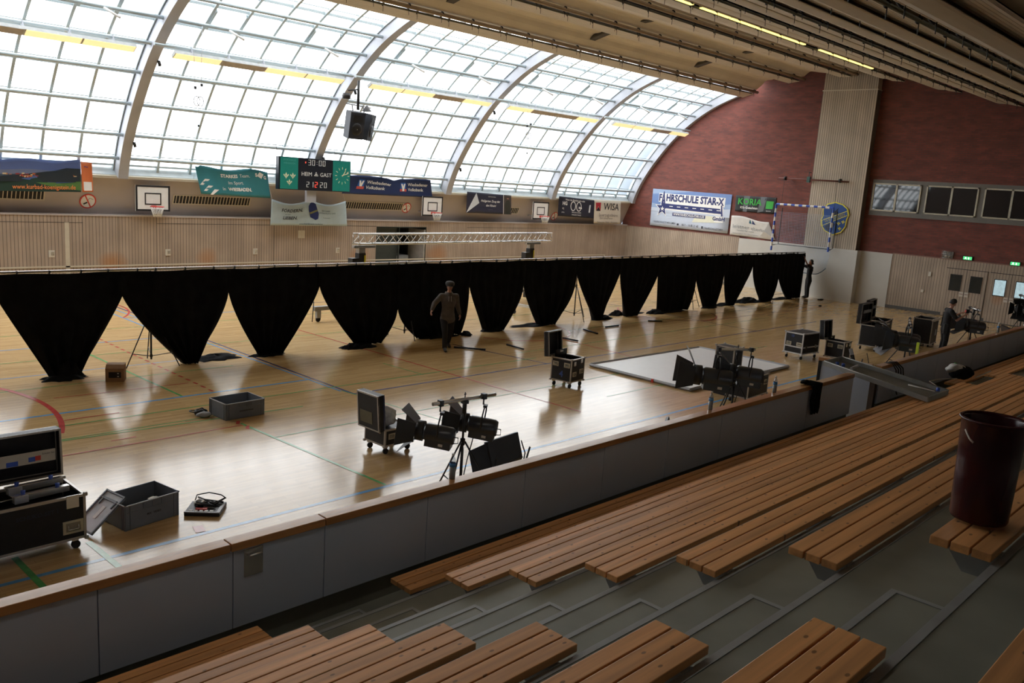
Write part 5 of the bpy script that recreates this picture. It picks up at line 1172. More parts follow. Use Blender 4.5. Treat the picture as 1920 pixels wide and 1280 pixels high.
# ================================================================== SPOTLIGHTS
def barn(m, hinge, w_, l, ang, T):
    """door leaf: hinge line along local x at (0,y,z)=hinge; leaf widens outward"""
    pass
def head(parent, c, yaw, tilt, s_=1.0, doors=(35,35,30,30)):
    """fresnel lamp head, beam axis = local -x; parts under the stand"""
    B = Matrix.Translation(c) @ Matrix.Rotation(yaw,4,'Z') @ Matrix.Rotation(tilt,4,'Y') @ Matrix.Scale(s_,4) @ Matrix.Translation((-.22,0,0))
    X = Matrix.Rotation(R(90),3,'Y')
    m = MB(); m.T = B; m.lathe([(.0,-.02),(.115,-.02),(.145,.03),(.145,.42),(.12,.47),(0,.47)], n=18, M3=X); m.box(.03,.44,-.12,.12,-.20,-.06)
    h = m.build('lamp_housing', mat('dark_blue_black_lamp', (0.018,0.022,0.030), 0.28, var=.1, spec=.7) if 'dark_blue_black_lamp' not in MATS else MATS['dark_blue_black_lamp'], parent)
    m = MB(); m.T = B; m.lathe([(.15,-.14),(.16,-.14),(.16,-.02),(.13,-.02)], n=18, M3=X); m.build('front_ring', BLACKM, h)
    m = MB(); m.T = B; m.lathe([(0,-.03),(.12,-.035)], n=18, M3=X); m.build('lens', mat('lamp_lens_glass', (0.25,0.26,0.27), 0.1) if 'lamp_lens_glass' not in MATS else MATS['lamp_lens_glass'], h)
    F = [('top', Matrix.Translation((-.14,0,.15)), 0), ('bottom', Matrix.Translation((-.14,0,-.15)), 180), ('left', Matrix.Translation((-.14,.15,0)), 90), ('right', Matrix.Translation((-.14,-.15,0)), -90)]
    for (nm, TT, roll), dg in zip(F, doors):
        if dg is None: continue
        m = MB(); base = Matrix.Translation((-.14,0,0)) @ Matrix.Rotation(R(-roll),4,'X')
        m.T = B @ base @ Matrix.Translation((0,0,.15)) @ Matrix.Rotation(R(dg),4,'Y')
        m.prism([(0,-.15),(-.30,-.22),(-.30,.22),(0,.15)], -.003, .003, 'z')
        m.build('barn_door', BLACKM, h)
    m = MB(); m.T = B; m.tube([(.22,-.17,0),(.22,-.19,.22),(.22,-.12,.33),(.22,.12,.33),(.22,.19,.22),(.22,.17,0)], .012, 6); m.box(.19,.25,-.05,.05,.32,.36); m.build('yoke', BLACKM, h)
    m = MB(); m.T = B; m.tube([(.44,-.10,.03),(.54,-.09,.03),(.55,-.09,-.06),(.44,-.10,-.08)], .009, 6); m.build('rear_handle', BLACKM, h)
    m = MB(); m.T = B; m.box(.25,.32,-.126,-.12,-.16,-.12); m.build('small_label', OFFW, h)
    return h
def light_stand(loc, rz, top, label, L=1.25, grp='spotlight stands along the barrier', barmat=None, heads=()):
    t = stand('spotlight_stand', loc[0], loc[1], top-.05, label, grp, .55, rz, cat='spotlight stand')
    MB().tube([(-L/2,0,top),(L/2,0,top)], .027, 10).build('crossbar', barmat or CHROME, t)
    MB().tube([(0,0,top-.2),(0,0,top-.03)], .03, 8).box(-.04,.04,-.04,.04,top-.06,top-.02).tube([(0,0,top),(0,0,top+.10)], .008, 5).tube([(-.02,0,top+.07),(.02,0,top+.07)], .006, 4).build('spigot_clamp', BLACKM, t)
    for (xx, dz, yaw, tilt, sc_, dr) in heads:
        MB().box(xx-.03,xx+.03,-.035,.035,top-.04,top+.04).tube([(xx,0,top-.03),(xx,0,top-.12)], .012, 6).build('hook_clamp', BLACKM, t)
        head(t, (xx, -.0, top-.13-.35*sc_), yaw, tilt, sc_, dr)
    m = MB(); m.tube([(.25,.05,top-.6),(.2,.02,.9),(.1,.0,.62),(.05,.02,.3)], .008, 5); m.build('cable', RUBBER, t)
    return t
DR = (38, 42, 30, 30)
light_stand((7.66,8.2), R(-3), 1.50, 'nearest spotlight stand with silver crossbar and two black lamp heads', 1.10, heads=((-.42,.42,R(-50),R(6),.86,DR),(.34,.40,R(-50),R(6),.86,DR)))
light_stand((14.95,8.2), R(-30), 1.50, 'second spotlight stand, two large lamps in front of the white floor panel', .75, heads=((-.42,.46,R(-20),R(4),1.25,(60,None,30,20)),(.30,.46,R(-25),R(4),1.1,(40,40,30,30))))
light_stand((24.2,8.2), R(20), 1.44, 'third spotlight stand with two lamps before the raised case lids', 1.2, heads=((-.45,.40,R(-70),R(4),1.2,DR),(.35,.40,R(-75),R(4),1.3,DR)))
light_stand((29.5,8.1), R(40), 1.46, 'fourth spotlight stand right of the standing person in black', .8, heads=((-.25,.34,R(-92),R(4),1.1,(30,30,20,20)),(.30,.34,R(-92),R(4),1.1,(30,30,20,20))))
light_stand((33.2,7.6), R(40), 1.75, 'fifth spotlight stand at the right frame edge', .8, heads=((-.25,.34,R(-25),R(4),1.0,DR),(.3,.34,R(-25),R(4),1.0,DR)))
t = thing('monitor_stick', 'yellow bar standing at the third spotlight stand', 'bar', (23.0,7.5,0)); MB().box(-.03,.03,-.03,.03,0,1.05).build('yellow_bar', mat('neon_yellow', (0.50,0.62,0.03), .5), t)
def floor_lamp(loc, rz, label, s_=1.0):
    """soft light panel with barn doors standing low on the floor"""
    t = thing('floor_softlight', label, 'softlight', loc, rz, 'low softlights behind the barrier')
    T = Matrix.Rotation(R(-18),4,'X') @ Matrix.Scale(s_,4)
    m = MB(); m.T = T; m.prism([(-.42,.42),(.42,.42),(.42,.85),(-.42,.85)], -.03, .05, 'y'); o = m.build('panel_housing', BLACKM, t, bevel=.01)
    m = MB(); m.T = T @ Matrix.Translation((0,-.03,.42)) @ Matrix.Rotation(R(40),4,'X'); m.prism([(-.42,0),(.42,0),(.36,-.30),(-.36,-.30)], -.004, .004, 'y'); m.build('barn_door', BLACKM, t)
    m = MB(); m.T = T @ Matrix.Translation((-.42,0,.63)) @ Matrix.Rotation(R(-30),4,'Z'); m.prism([(0,-.2),(0,.2),(-.32,.14),(-.32,-.26)], -.004, .004, 'y'); m.build('barn_door', BLACKM, t)
    MB().tube([(-.46*s_,0,.6*s_),(-.4*s_,.1,.02),(.4*s_,.1,.02),(.46*s_,0,.6*s_)], .015, 6).tube([(0,.1,.02),(0,-.3,.02)], .015, 6).build('floor_bracket', BLACKM, t)
    MB().tube([(.1,-.05,.8*s_),(.12,-.12,.6*s_),(.1,-.1,.3),(.16,-.2,.03)], .010, 5).build('cable', RUBBER, t)
    return t
floor_lamp((8.70,8.2,0), R(8), 'black barn door softlight standing low right of the nearest spotlight stand', .9)
floor_lamp((12.1,7.6,0), R(30), 'black softlight low on the floor left of the second spotlight stand', .75)
floor_lamp((20.6,7.9,0), R(25), 'black softlight low on the floor before the third spotlight stand', 1.15)
floor_lamp((31.0,7.2,0), R(30), 'black softlight low on the floor right of the fourth spotlight stand', 1.1)
# ---- drinking bottles on the handrail
WATER = glass_mat('bottle_plastic', (0.78,0.82,0.84), .18, .08)
def bottle(x, y, label):
    t = thing('water_bottle', label, 'bottle', (x, y, 1.436), group='drinking bottles on the handrail')
    MB().lathe([(0,0),(.032,0),(.034,.01),(.034,.06),(.031,.07),(.034,.08),(.034,.17),(.030,.20),(.015,.235),(.013,.25)], n=16).build('bottle_body', WATER, t)
    MB().lathe([(.0345,.13),(.0348,.13),(.0348,.17),(.0345,.17)], n=16).build('blue_label', mat('blue_bottle_label', (0.08,0.30,0.65), .5) if 'blue_bottle_label' not in MATS else MATS['blue_bottle_label'], t)
    MB().lathe([(0,.248),(.015,.248),(.015,.268),(0,.27)], n=12).build('cap', WHITE, t)
    MB().lathe([(0,.004),(.030,.004),(.030,.12),(0,.12)], n=12).build('water', mat('water_fill', (0.38,0.41,0.43), .15) if 'water_fill' not in MATS else MATS['water_fill'], t)
bottle(5.57, 6.09, 'drinking bottle on the handrail below the nearest spotlight stand'); bottle(10.5, 6.09, 'drinking bottle on the handrail left of the second spotlight stand'); bottle(12.41, 6.09, 'drinking bottle on the handrail left of the hanging black garment'); bottle(24.5, 6.09, 'small distant drinking bottle on the far handrail')
for k, (x, lb) in enumerate(((27.0,'white crumpled tissue on the far handrail'),(28.2,'second white tissue at the far end of the handrail'))):
    ob = blob((0,0,.02), .16,.05,.03, 12, 5+k).build('tissue', WHITE); ob.location = (x,6.05,1.44); prop(ob, lb, 'tissue')
# ---- black garment over the handrail
t = thing('black_garment', 'black garment hanging over the wooden handrail near the barrier gap', 'garment', (13.6, 6.03, 1.44))
def gf(u, v):
    s_ = v*.95; a = (u-.5)*.30
    if s_ < .13: p = (a, .10-s_, .012)
    else: p = (a*(1.25-.3*v)+.03*math.sin(9*v), -.045-.03*math.sin(u*9+v*4)**2-.02, .012-(s_-.13)*.62)
    return (p[0], p[1]-.03*(v > .14), p[2]+.010*math.sin(u*20))
MB().grid(gf, 18, 26).build('cloth', BLACKCLOTH, t, solid=.02, fix=False); blob((-.08,.08,.03), .14,.06,.03, 14, 3).build('sleeve', BLACKCLOTH, t)
# ---- metal tray bridging barrier and benches
t = thing('metal_tray', 'long shallow aluminium tray resting across the barrier gap and the benches', 'tray', (0,0,0))
A = Vector((15.15,6.50,1.475)); Bq = Vector((16.35,6.72,1.50)); Cc = Vector((16.75,5.02,1.20)); Dd = Vector((15.45,4.78,1.175))
def tq(u, v, h=0): return (A*(1-u)+Bq*u)*(1-v) + (Dd*(1-u)+Cc*u)*v + Vector((0,0,h))
A = Vector((15.35,6.62,1.45)); Bq = Vector((16.15,6.62,1.45)); Dd = Vector((15.39,4.72,1.17)); Cc = Vector((16.43,4.72,1.17))
m = MB(); m.add([tuple(tq(0,0)),tuple(tq(1,0)),tuple(tq(1,1)),tuple(tq(0,1)),tuple(tq(0,0,.012)),tuple(tq(1,0,.012)),tuple(tq(1,1,.012)),tuple(tq(0,1,.012))], [(0,1,2,3),(4,7,6,5),(0,4,5,1),(1,5,6,2),(2,6,7,3),(3,7,4,0)])
m.build('tray_floor', mat('dull_tray_floor', (0.13,0.13,0.12), .5), t)
TM = mat('dull_aluminium', (0.36,0.38,0.38), .4, metal=.3)
for (p, q) in (((0,0),(1,0)),((1,0),(1,1)),((1,1),(0,1)),((0,1),(0,0))):
    P0, P1 = tq(*p), tq(*q); d = (P1-P0).normalized(); n_ = d.cross(Vector((0,0,1))).normalized()*.012; up = Vector((0,0,.085))
    m = MB(); m.add([tuple(P0-n_),tuple(P1-n_),tuple(P1+n_),tuple(P0+n_),tuple(P0-n_+up),tuple(P1-n_+up),tuple(P1+n_+up),tuple(P0+n_+up)], [(0,3,2,1),(4,5,6,7),(0,1,5,4),(1,2,6,5),(2,3,7,6),(3,0,4,7)])
    m.tube([P0+up, P1+up], .014, 5); m.build('side_rail', TM, t)
for (u, v) in ((.30,.08),(.36,.13),(.9,.93)):
    c = tq(u, v, .06); MB().lathe([(0,-.03),(.035,-.03),(.03,.03),(0,.035)], c=tuple(c), n=10).build('blue_knob', BLUE, t)
m = MB(); m.tube([tq(.3,.22,.05), tq(.75,.20,.05)], .03, 8); m.build('grey_roll', STEEL, t); m = MB(); m.tube([tq(.55,.72,.05), tq(.60,.95,.08)], .012, 6); m.build('white_rod', WHITE, t)
# cables hanging on the barrier behind the tray
t = thing('cable_bundle', 'dark cables looping over the far handrail beside the gap', 'cable', (16.9, 5.95, 1.43))
for k in range(4): MB().tube([(.05+.08*k,.15,.0),(.05+.08*k,.0,.025),(.06+.12*k,-.09,-.1),(.10+.15*k,-.11,-.45),(.2+.2*k,-.12,-.60+.04*k)], .012, 6).build('cable', RUBBER, t)
# bag at the far steps
t = thing('sports_bag', 'black and white bag lying at the top of the far steps', 'bag', (18.55, 5.15, 1.17))
ob = blob((0,0,.08), .36,.22,.13, 26, 8, .10); ob.build('bag_body', BLACKCLOTH, t); blob((-.08,.08,.15), .30,.17,.09, 24, 12, .16).build('white_cover', mat('pale_bag_cloth', (0.45,0.45,0.44), .7, var=.3, scale=9), t); blob((.0,.12,.245), .04,.03,.015, 10, 3).build('green_patch', GREEN, t)
ob = MB().tube([(18.2,5.1,1.175),(17.6,5.25,1.2),(17.2,5.3,1.2),(16.8,5.0,1.2)], .008, 5).tube([(18.7,4.9,1.18),(19.1,4.75,1.3)], .012, 5).build('white_cord', OFFW); prop(ob, 'thin pale cord running from the bag toward the metal tray', 'cord')
# dustbin on the bench
t = thing('waste_bin', 'dark red metal waste bin standing on the seventh bench', 'waste bin', (4.93, 1.165, 2.832), R(20))
BIN = mat('dark_red_enamel', (0.040,0.003,0.006), .25, var=.12, spec=.4)
MB().lathe([(0,.0),(.138,.0),(.143,.012),(.150,.30),(.158,.535),(.166,.54),(.166,.552),(.158,.556),(.150,.54),(.142,.30),(.134,.02),(0,.02)], n=40).build('bin_body', BIN, t)
MB().tube([(.152*math.cos(R(a)),.152*math.sin(R(a)),.49-.0015*a2) for a, a2 in ((118,0),(125,12),(133,26),(142,36))], .007, 5).build('scratch', OFFW, t)
MB().tube([(.165*math.cos(R(a)),.165*math.sin(R(a)),.548) for a in range(0,361,15)], .007, 6).build('rolled_rim', BIN, t)

# ================================================================== LAMPS
def tube_mat(nm, col, s_): return MATS.get(nm) or mat(nm, col, .5, var=.02, emit=col, es=s_)
GLOW = tube_mat('warm_tube_lamp', (1.0,0.82,0.42), .42); DEAD = mat('unlit_lamp_grille', (0.5,0.46,0.42), .6)
LH = mat('lamp_housing_white', (0.50,0.52,0.52), .5)
bays = ((4.5,10.2,'1011'),(11.3,17.2,'1011'),(18.3,24.2,'1101'),(25.2,31.0,'1001'),(32.2,38.4,'1101'))
bl = ['over the landscape banner','over the teal banner','right of the hanging loudspeakers','in the fourth bay from the left','in the bay next to the brick wall']
for (xa, xb, on), lb in zip(bays, bl):
    t = thing('strip_lamp', 'long strip lamp hanging under the glazing ' + lb, 'lamp', (xa, 25.4, 7.44), rot=(R(-30),0,0), group='strip lamps under the glazing'); L = xb-xa; n = 4
    MB().box(0,L,-.13,.13,0,.10).build('housing', LH, t)
    for k in range(4): MB().box(L*k/4+.03,L*(k+1)/4-.03,-.125,.125,-.012,.0).build('lit_diffuser' if on[k] == '1' else 'unlit_diffuser', GLOW if on[k] == '1' else DEAD, t)
    MB().tube([(-.5,.0,.30),(L+.5,.0,.30)], .04, 8).build('carrier_pipe', ALU, t)
    for k in range(5): MB().box(L*(k+.5)/5-.02, L*(k+.5)/5+.02, -.05,.05,.10,.34).build('hanger', STEEL, t)
for xa, xb, lb in ((16.5,21.8,'nearest roof lamp strip beside the fourth slatted panel'),(22.2,28.9,'middle roof lamp strip beside the fourth slatted panel'),(30.0,34.8,'farthest roof lamp strip beside the fourth slatted panel')):
    t = thing('roof_lamp', lb, 'lamp', (xa, 14.66, 9.80), group='yellow roof lamps'); L = xb-xa
    MB().box(0,L,-.05,.06,.03,.10).build('housing', LH, t); n = 4
    for k in range(n): MB().box(L*k/n+.04,L*(k+1)/n-.04,-.05,.06,-.0,.03).build('lit_tube', tube_mat('yellow_green_tube', (1.0,0.80,0.22), 1.1), t)
t = thing('fill_light_fixture', 'added white lamp strip, out of view, carrying the fill light for the stand', 'lamp', (-1.6, 4.4, 6.57))  # invented fixture that dresses the fill light over the stand
MB().box(0,7.6,-.10,.10,.0,.08).build('housing', LH, t); MB().box(.05,7.55,-.08,.08,.08,.10).build('mounting_rail', STEEL, t)
for xx in (.5, 3.8, 7.1): MB().tube([(xx,0,.08),(xx,0,.60)], .01, 5).build('suspension_rod', STEEL, t)
# hanging loudspeakers
t = thing('loudspeaker_cluster', 'two black loudspeakers hanging from a pole beside the second arch rib', 'loudspeaker', (18.0, 25.6, 5.6), R(20))
def cab(x, rz):
    T = Matrix.Translation((x,0,0)) @ Matrix.Rotation(rz,4,'Z') @ Matrix.Rotation(R(10),4,'X')
    m = MB(); m.T = T; m.prism([(-.30,-.22),(.30,-.22),(.22,.25),(-.22,.25)], 0, .92, 'z'); c = m.build('speaker_cabinet', mat('navy_black_speaker', (0.018,0.022,0.032), .6) if 'navy_black_speaker' not in MATS else MATS['navy_black_speaker'], t, bevel=.015)
    m = MB(); m.T = T; m.lathe([(.0,.01),(.10,.03),(.20,.01),(.21,0)], c=(0,-.225,.34), n=20, M3=Matrix.Rotation(R(90),3,'X')); m.build('woofer', BLACKM, c)
    m = MB(); m.T = T; m.prism([(-.22,.60),(.22,.60),(.17,.82),(-.17,.82)], -.235, -.22, 'y'); m.build('horn', BLACKM, c)
    m = MB(); m.T = T; m.cbox((0,-.255,.34), (.03,.01,.03)); m.build('cone_cap', CHROME, c)
cab(-.34, R(-22)); cab(.34, R(18))
MB().tube([(.1,.1,1.0),(.1,.1,2.0)], .05, 8).tube([(-.6,.1,1.15),(.9,.1,1.15)], .02, 6).tube([(-.5,.1,1.6),(.1,.1,1.7)], .025, 6).tube([(-.34,0,.92),(-.34,.05,1.15)], .02, 6).tube([(.34,0,.92),(.34,.05,1.15)], .02, 6).build('suspension_pole', BLACKM, t)
MB().lathe([(0,-.1),(.13,-.1),(.15,.0),(.12,.09),(0,.1)], c=(-.6,.1,1.4), n=14).build('dome_horn', BLACKM, t); MB().lathe([(.18,-.12),(.04,.08),(0,.08)], c=(.36,-.1,1.1), n=14).build('small_horn', BLACKM, t)
# gymnastic rings
for (x, y, z, lb) in ((12.0,25.3,6.1,'pair of gymnastic rings hanging before the second glazing bay'),(26.5,25.4,6.3,'pair of gymnastic rings hanging before the fourth glazing bay')):
    t = thing('gymnastic_rings', lb, 'rings', (x, y, z), group='gymnastic rings')
    for dx in (-.05,.06): MB().tube([(dx+.10*math.cos(R(a)), 0, .12+.14*math.sin(R(a))) for a in range(0,361,20)], .014, 6).build('ring', STEEL, t)
    MB().tube([(-.1,0,.3),(-.15,0,2.1)], .008, 4).tube([(.08,0,.3),(.12,0,2.3)], .008, 4).build('rope', STEEL, t); MB().cbox((-.1,0,.5),(.06,.06,.08)).cbox((.1,0,.6),(.06,.06,.08)).build('pulley', BLACKM, t)
    MB().lathe([(0,-.04),(.04,0),(0,.04)], c=(0,0,-.6), n=8).tube([(0,0,-.56),(0,0,.0)], .003, 3).build('hanging_knob', BLACKM, t)

# ================================================================== PEOPLE
def skin_body(joints, bones, name, m, parent, sub=2, label=None):
    names_ = list(joints); me = bpy.data.meshes.new(name)
    me.from_pydata([joints[k][0] for k in names_], [(names_.index(a), names_.index(b_)) for a, b_ in bones], [])
    o = bpy.data.objects.new(name, me); COL.objects.link(o)
    md = o.modifiers.new('skin', 'SKIN'); md.use_smooth_shade = True
    sv = me.skin_vertices[0].data
    for i, k in enumerate(names_):
        r = joints[k][1]; sv[i].radius = (r, r) if not isinstance(r, tuple) else r; sv[i].use_root = (i == 0)
    sb_ = o.modifiers.new('sub', 'SUBSURF'); sb_.levels = sub; sb_.render_levels = sub
    dg = bpy.context.evaluated_depsgraph_get(); dg.update()
    nm_ = bpy.data.meshes.new_from_object(o.evaluated_get(dg)); bpy.data.objects.remove(o)
    nm_.materials.clear(); nm_.materials.append(m)
    for p in nm_.polygons: p.use_smooth = True; p.material_index = 0
    o = bpy.data.objects.new(name, nm_); COL.objects.link(o); o.parent = parent
    if label: o['label'] = label
    return o
SKIN = mat('skin', (0.42,0.22,0.155), .55, var=.06); HAIR = mat('dark_hair', (0.012,0.010,0.009), .6)
HOOD = mat('grey_brown_sweatshirt', (0.085,0.07,0.06), .85, var=.15, scale=12); TROUS = mat('black_trousers', (0.012,0.012,0.013), .85, var=.2); SHIRTB = mat('black_shirt', (0.010,0.010,0.012), .85, var=.2); SHOE = mat('black_shoes', (0.012,0.012,0.012), .5)
def face(parent, c, fwd, s_=1.0, tilt=0):
    """head with features; c = head centre, fwd = yaw (radians) of the face direction, local frame x=face direction"""
    T = Matrix.Translation(c) @ Matrix.Rotation(fwd,4,'Z') @ Matrix.Rotation(tilt,4,'Y') @ Matrix.Scale(s_,4)
    def L(mb): mb.T = T; return mb
    h = L(MB()); vs = []; NA, NB = 20, 14
    for i in range(NB+1):
        th = math.pi*i/NB; z = .122*math.cos(th)
        for j in range(NA):
            p = 2*math.pi*j/NA; r = math.sin(th); x = .095*r*math.cos(p); y = .076*r*math.sin(p)
            if z < 0: k = 1+z*1.7; y *= k; x = x*(1+z*1.2) + .018*(-z/.12)*(1 if math.cos(p) > 0 else .2)
            vs.append((x, y, z))
    h.add(vs, [(i*NA+j, i*NA+(j+1)%NA, (i+1)*NA+(j+1)%NA, (i+1)*NA+j) for i in range(NB) for j in range(NA)], True)
    h.add([(.088,-.012,.018),(.088,.012,.018),(.118,0,-.028),(.09,-.017,-.034),(.09,.017,-.034)], [(0,1,2),(0,2,3),(1,4,2),(3,2,4)], True)
    for s2 in (-1,1): h.add([(x*.02+.0, s2*(.074+abs(z)*0), z) for x, z in ((-1,-.03),(.4,-.03),(1,.01),(.5,.035),(-.8,.03))] + [(-.012, s2*.088, z) for z in (-.022,.0,.025)], [(0,1,2,3,4),(5,6,7)], True)
    o = h.build('head', SKIN, parent)
    for s2 in (-1,1):
        e = L(MB()); e.lathe([(0,-.011),(.011,-.005),(.011,.005),(0,.011)], c=(.083, s2*.031, .016), n=8); e.build('eye', WHITE, o)
        e = L(MB()); e.cbox((.095, s2*.031, .016), (.004,.009,.009)); e.build('iris', BLACK, o)
        e = L(MB()); e.cbox((.090, s2*.031, .040), (.008,.032,.007)); e.build('eyebrow', HAIR, o)
    e = L(MB()); e.cbox((.098, 0, -.058), (.010,.042,.010)); e.build('mouth', mat('lips', (0.30,0.09,0.08), .5) if 'lips' not in MATS else MATS['lips'], o)
    return T
def hair_cap(parent, T, m, back=.0, name='hair', low=-.02, vol=1.09):
    h = MB(); h.T = T; NA, NB = 20, 8; vs = []
    for i in range(NB+1):
        for j in range(NA):
            p = 2*math.pi*j/NA; f = max(0, math.cos(p)); zlow = low + (.075-low)*f**.6
            th = (math.acos(max(-1,min(1,zlow/.13))))*i/NB
            vs.append((.098*vol*math.sin(th)*math.cos(p)-.004, .080*vol*math.sin(th)*math.sin(p), .128*vol*math.cos(th)))
    h.add(vs, [(i*NA+j, i*NA+(j+1)%NA, (i+1)*NA+(j+1)%NA, (i+1)*NA+j) for i in range(NB) for j in range(NA)], True)
    return h.build(name, m, parent, solid=.008, fix=False)
def hand(parent, w, d, up, s_=1.0, curl=.5, label=None):
    """palm with four bent fingers of different length and a thumb; w wrist, d direction, up = back-of-hand direction"""
    w = Vector(w); d = Vector(d).normalized(); up = Vector(up); up = (up-d*up.dot(d)).normalized(); sd = d.cross(up)
    J = {'w': (tuple(w), .022*s_), 'p': (tuple(w+d*.05*s_), (.030*s_, .017*s_))}
    B = [('w','p')]
    for k, (o_, l) in enumerate(((-.027,.062),(-.009,.074),(.009,.070),(.026,.055))):
        b0 = w+d*.085*s_+sd*o_*s_; a = curl
        p1 = b0+(d*math.cos(a)-up*math.sin(a))*l*.55*s_; p2 = p1+(d*math.cos(2*a)-up*math.sin(2*a))*l*.5*s_
        J['k%d'%k] = (tuple(b0), .0095*s_); J['m%d'%k] = (tuple(p1), .0088*s_); J['t%d'%k] = (tuple(p2), .0075*s_); B += [('p','k%d'%k),('k%d'%k,'m%d'%k),('m%d'%k,'t%d'%k)]
    t1 = w+d*.045*s_-sd*.035*s_-up*.01*s_; t2 = t1+(d*.7-sd*.6-up*.3).normalized()*.035*s_
    J['th1'] = (tuple(t1), .011*s_); J['th2'] = (tuple(t2), .0095*s_); B += [('w','th1'),('th1','th2')]
    return skin_body(J, B, 'hand', SKIN, parent, 1)
def person(label, loc, rz, J, group=None):
    return thing('person', label, 'person', loc, rz, group)
def blend(parent, name, m, bones, vox=.016, smooth=6, hole=None):
    """one continuous surface from tapered elliptical limbs: bones = (A, (front, side), B, (front, side))"""
    mb = MB(); NA = 16
    def ell(A, ra, B, rb):
        A, B = Vector(A), Vector(B); d = (B-A); L = max(d.length, 1e-4); d /= L
        side = Vector((0,1,0)); side = side - d*side.dot(d)
        if side.length < .2: side = Vector((1,0,0)) - d*d.x
        side.normalize(); fr = d.cross(side)
        rings = []; K = 5
        for i in range(K+1):
            q = i/K*math.pi/2; rings.append((-min(ra)*math.cos(q), ra[0]*math.sin(q), ra[1]*math.sin(q)))
        rings += [(L*i/6, ra[0]+(rb[0]-ra[0])*i/6, ra[1]+(rb[1]-ra[1])*i/6) for i in range(1, 6)]
        for i in range(K+1):
            q = i/K*math.pi/2; rings.append((L+min(rb)*math.sin(q), rb[0]*math.cos(q), rb[1]*math.cos(q)))
        vs = []
        for tt, f_, s_ in rings:
            for j in range(NA):
                an = 2*math.pi*j/NA; vs.append(tuple(A + d*tt + fr*(max(f_,.001)*math.cos(an)) + side*(max(s_,.001)*math.sin(an))))
        n_ = len(rings); fs = [(i*NA+j, i*NA+(j+1)%NA, (i+1)*NA+(j+1)%NA, (i+1)*NA+j) for i in range(n_-1) for j in range(NA)]
        fs += [tuple(range(NA))[::-1], tuple((n_-1)*NA+j for j in range(NA))]
        mb.add(vs, fs, True)
    for A, ra, B, rb in bones:
        ra = ra if isinstance(ra, tuple) else (ra, ra); rb = rb if isinstance(rb, tuple) else (rb, rb); ell(A, ra, B, rb)
    o = mb.build(name, m)
    md = o.modifiers.new('remesh', 'REMESH'); md.mode = 'VOXEL'; md.voxel_size = vox; md.use_smooth_shade = True
    ms = o.modifiers.new('smooth', 'SMOOTH'); ms.iterations = smooth; ms.factor = .5
    dg = bpy.context.evaluated_depsgraph_get(); dg.update()
    nm_ = bpy.data.meshes.new_from_object(o.evaluated_get(dg)); bpy.data.objects.remove(o)
    nm_.materials.clear(); nm_.materials.append(m)
    for p in nm_.polygons: p.use_smooth = True; p.material_index = 0
    o = bpy.data.objects.new(name, nm_); COL.objects.link(o); o.parent = parent
    return o
def build_person(t, P, top_mat, top_name, fwd=0.0, htilt=0.0, short_sleeve=False, hat=None, legm=None, lo=1.0):
    """P: joint positions (local, x = facing direction). Continuous body plus clothing shells"""
    V = {k_: Vector(v_) for k_, v_ in P.items()}
    def torso(g, z0=0.0, low=None):
        L_ = [(V['pel'], (.105*g,.150*g), V['wai'], (.100*g,.140*g)), (V['wai'], (.100*g,.140*g), V['che'], (.120*g,.170*g)), (V['che'], (.120*g,.165*g), V['che'].lerp(V['nec'], .55), (.085*g,.120*g)),
              (V['shl'], .062*g, V['shr'], .062*g)]
        return L_
    B = torso(.80) + [(V['che'].lerp(V['nec'], .5), .06, V['hb'], .056), (V['pel'], (.08,.09), V['hil'], .06), (V['pel'], (.08,.09), V['hir'], .06)]
    for q in 'lr':
        B += [(V['sh'+q], .052, V['el'+q], .042), (V['el'+q], .042, V['wr'+q], .028), (V['hi'+q], .060, V['kn'+q], .055), (V['kn'+q], .054, V['an'+q], .038), (V['an'+q], .036, V['to'+q], .026)]
    blend(t, 'body', SKIN, B)
    hem = V['pel'] + Vector((0,0,-.10*lo))
    C = torso(1.04*lo) + [(V['pel'], (.120*lo,.165*lo), V['pel']+Vector((0,0,-.03)), (.122*lo,.170*lo)), (hem+Vector((0,-.062*lo,0)), .118*lo, hem+Vector((0,.062*lo,0)), .118*lo)]
    for q in 'lr':
        if short_sleeve: C += [(V['sh'+q], .074, V['sh'+q].lerp(V['el'+q], .72), .068)]
        else: C += [(V['sh'+q], .068*lo, V['el'+q], .062*lo), (V['el'+q], .062*lo, V['el'+q].lerp(V['wr'+q], .86), .046*lo)]
    blend(t, top_name, top_mat, C)
    D_ = [(V['pel']+Vector((0,0,.02)), (.108,.150), V['pel']+Vector((0,0,-.06)), (.115,.155))]
    for q in 'lr': D_ += [(V['pel']+Vector((0,0,-.04)), (.11,.12), V['hi'+q]+Vector((0,0,-.08)), .105), (V['hi'+q]+Vector((0,0,-.06)), .105, V['kn'+q], .078), (V['kn'+q], .078, V['kn'+q].lerp(V['an'+q], .98), .066)]
    blend(t, 'trousers', legm or TROUS, D_)
    for q in 'lr':
        a, b_ = V['an'+q], V['to'+q]; d = b_-a
        blend(t, 'shoe', SHOE, [(a+Vector((0,0,-.015)), .05, a.lerp(b_,.5)+Vector((0,0,-.01)), (.045,.048)), (a.lerp(b_,.5)+Vector((0,0,-.01)), (.045,.048), b_+d*.15, (.032,.042))], .012, 3)
    T = face(t, Vector(P['hb']) + Vector((.015*math.cos(fwd), .015*math.sin(fwd), .115)), fwd, 1.0, htilt)
    return T
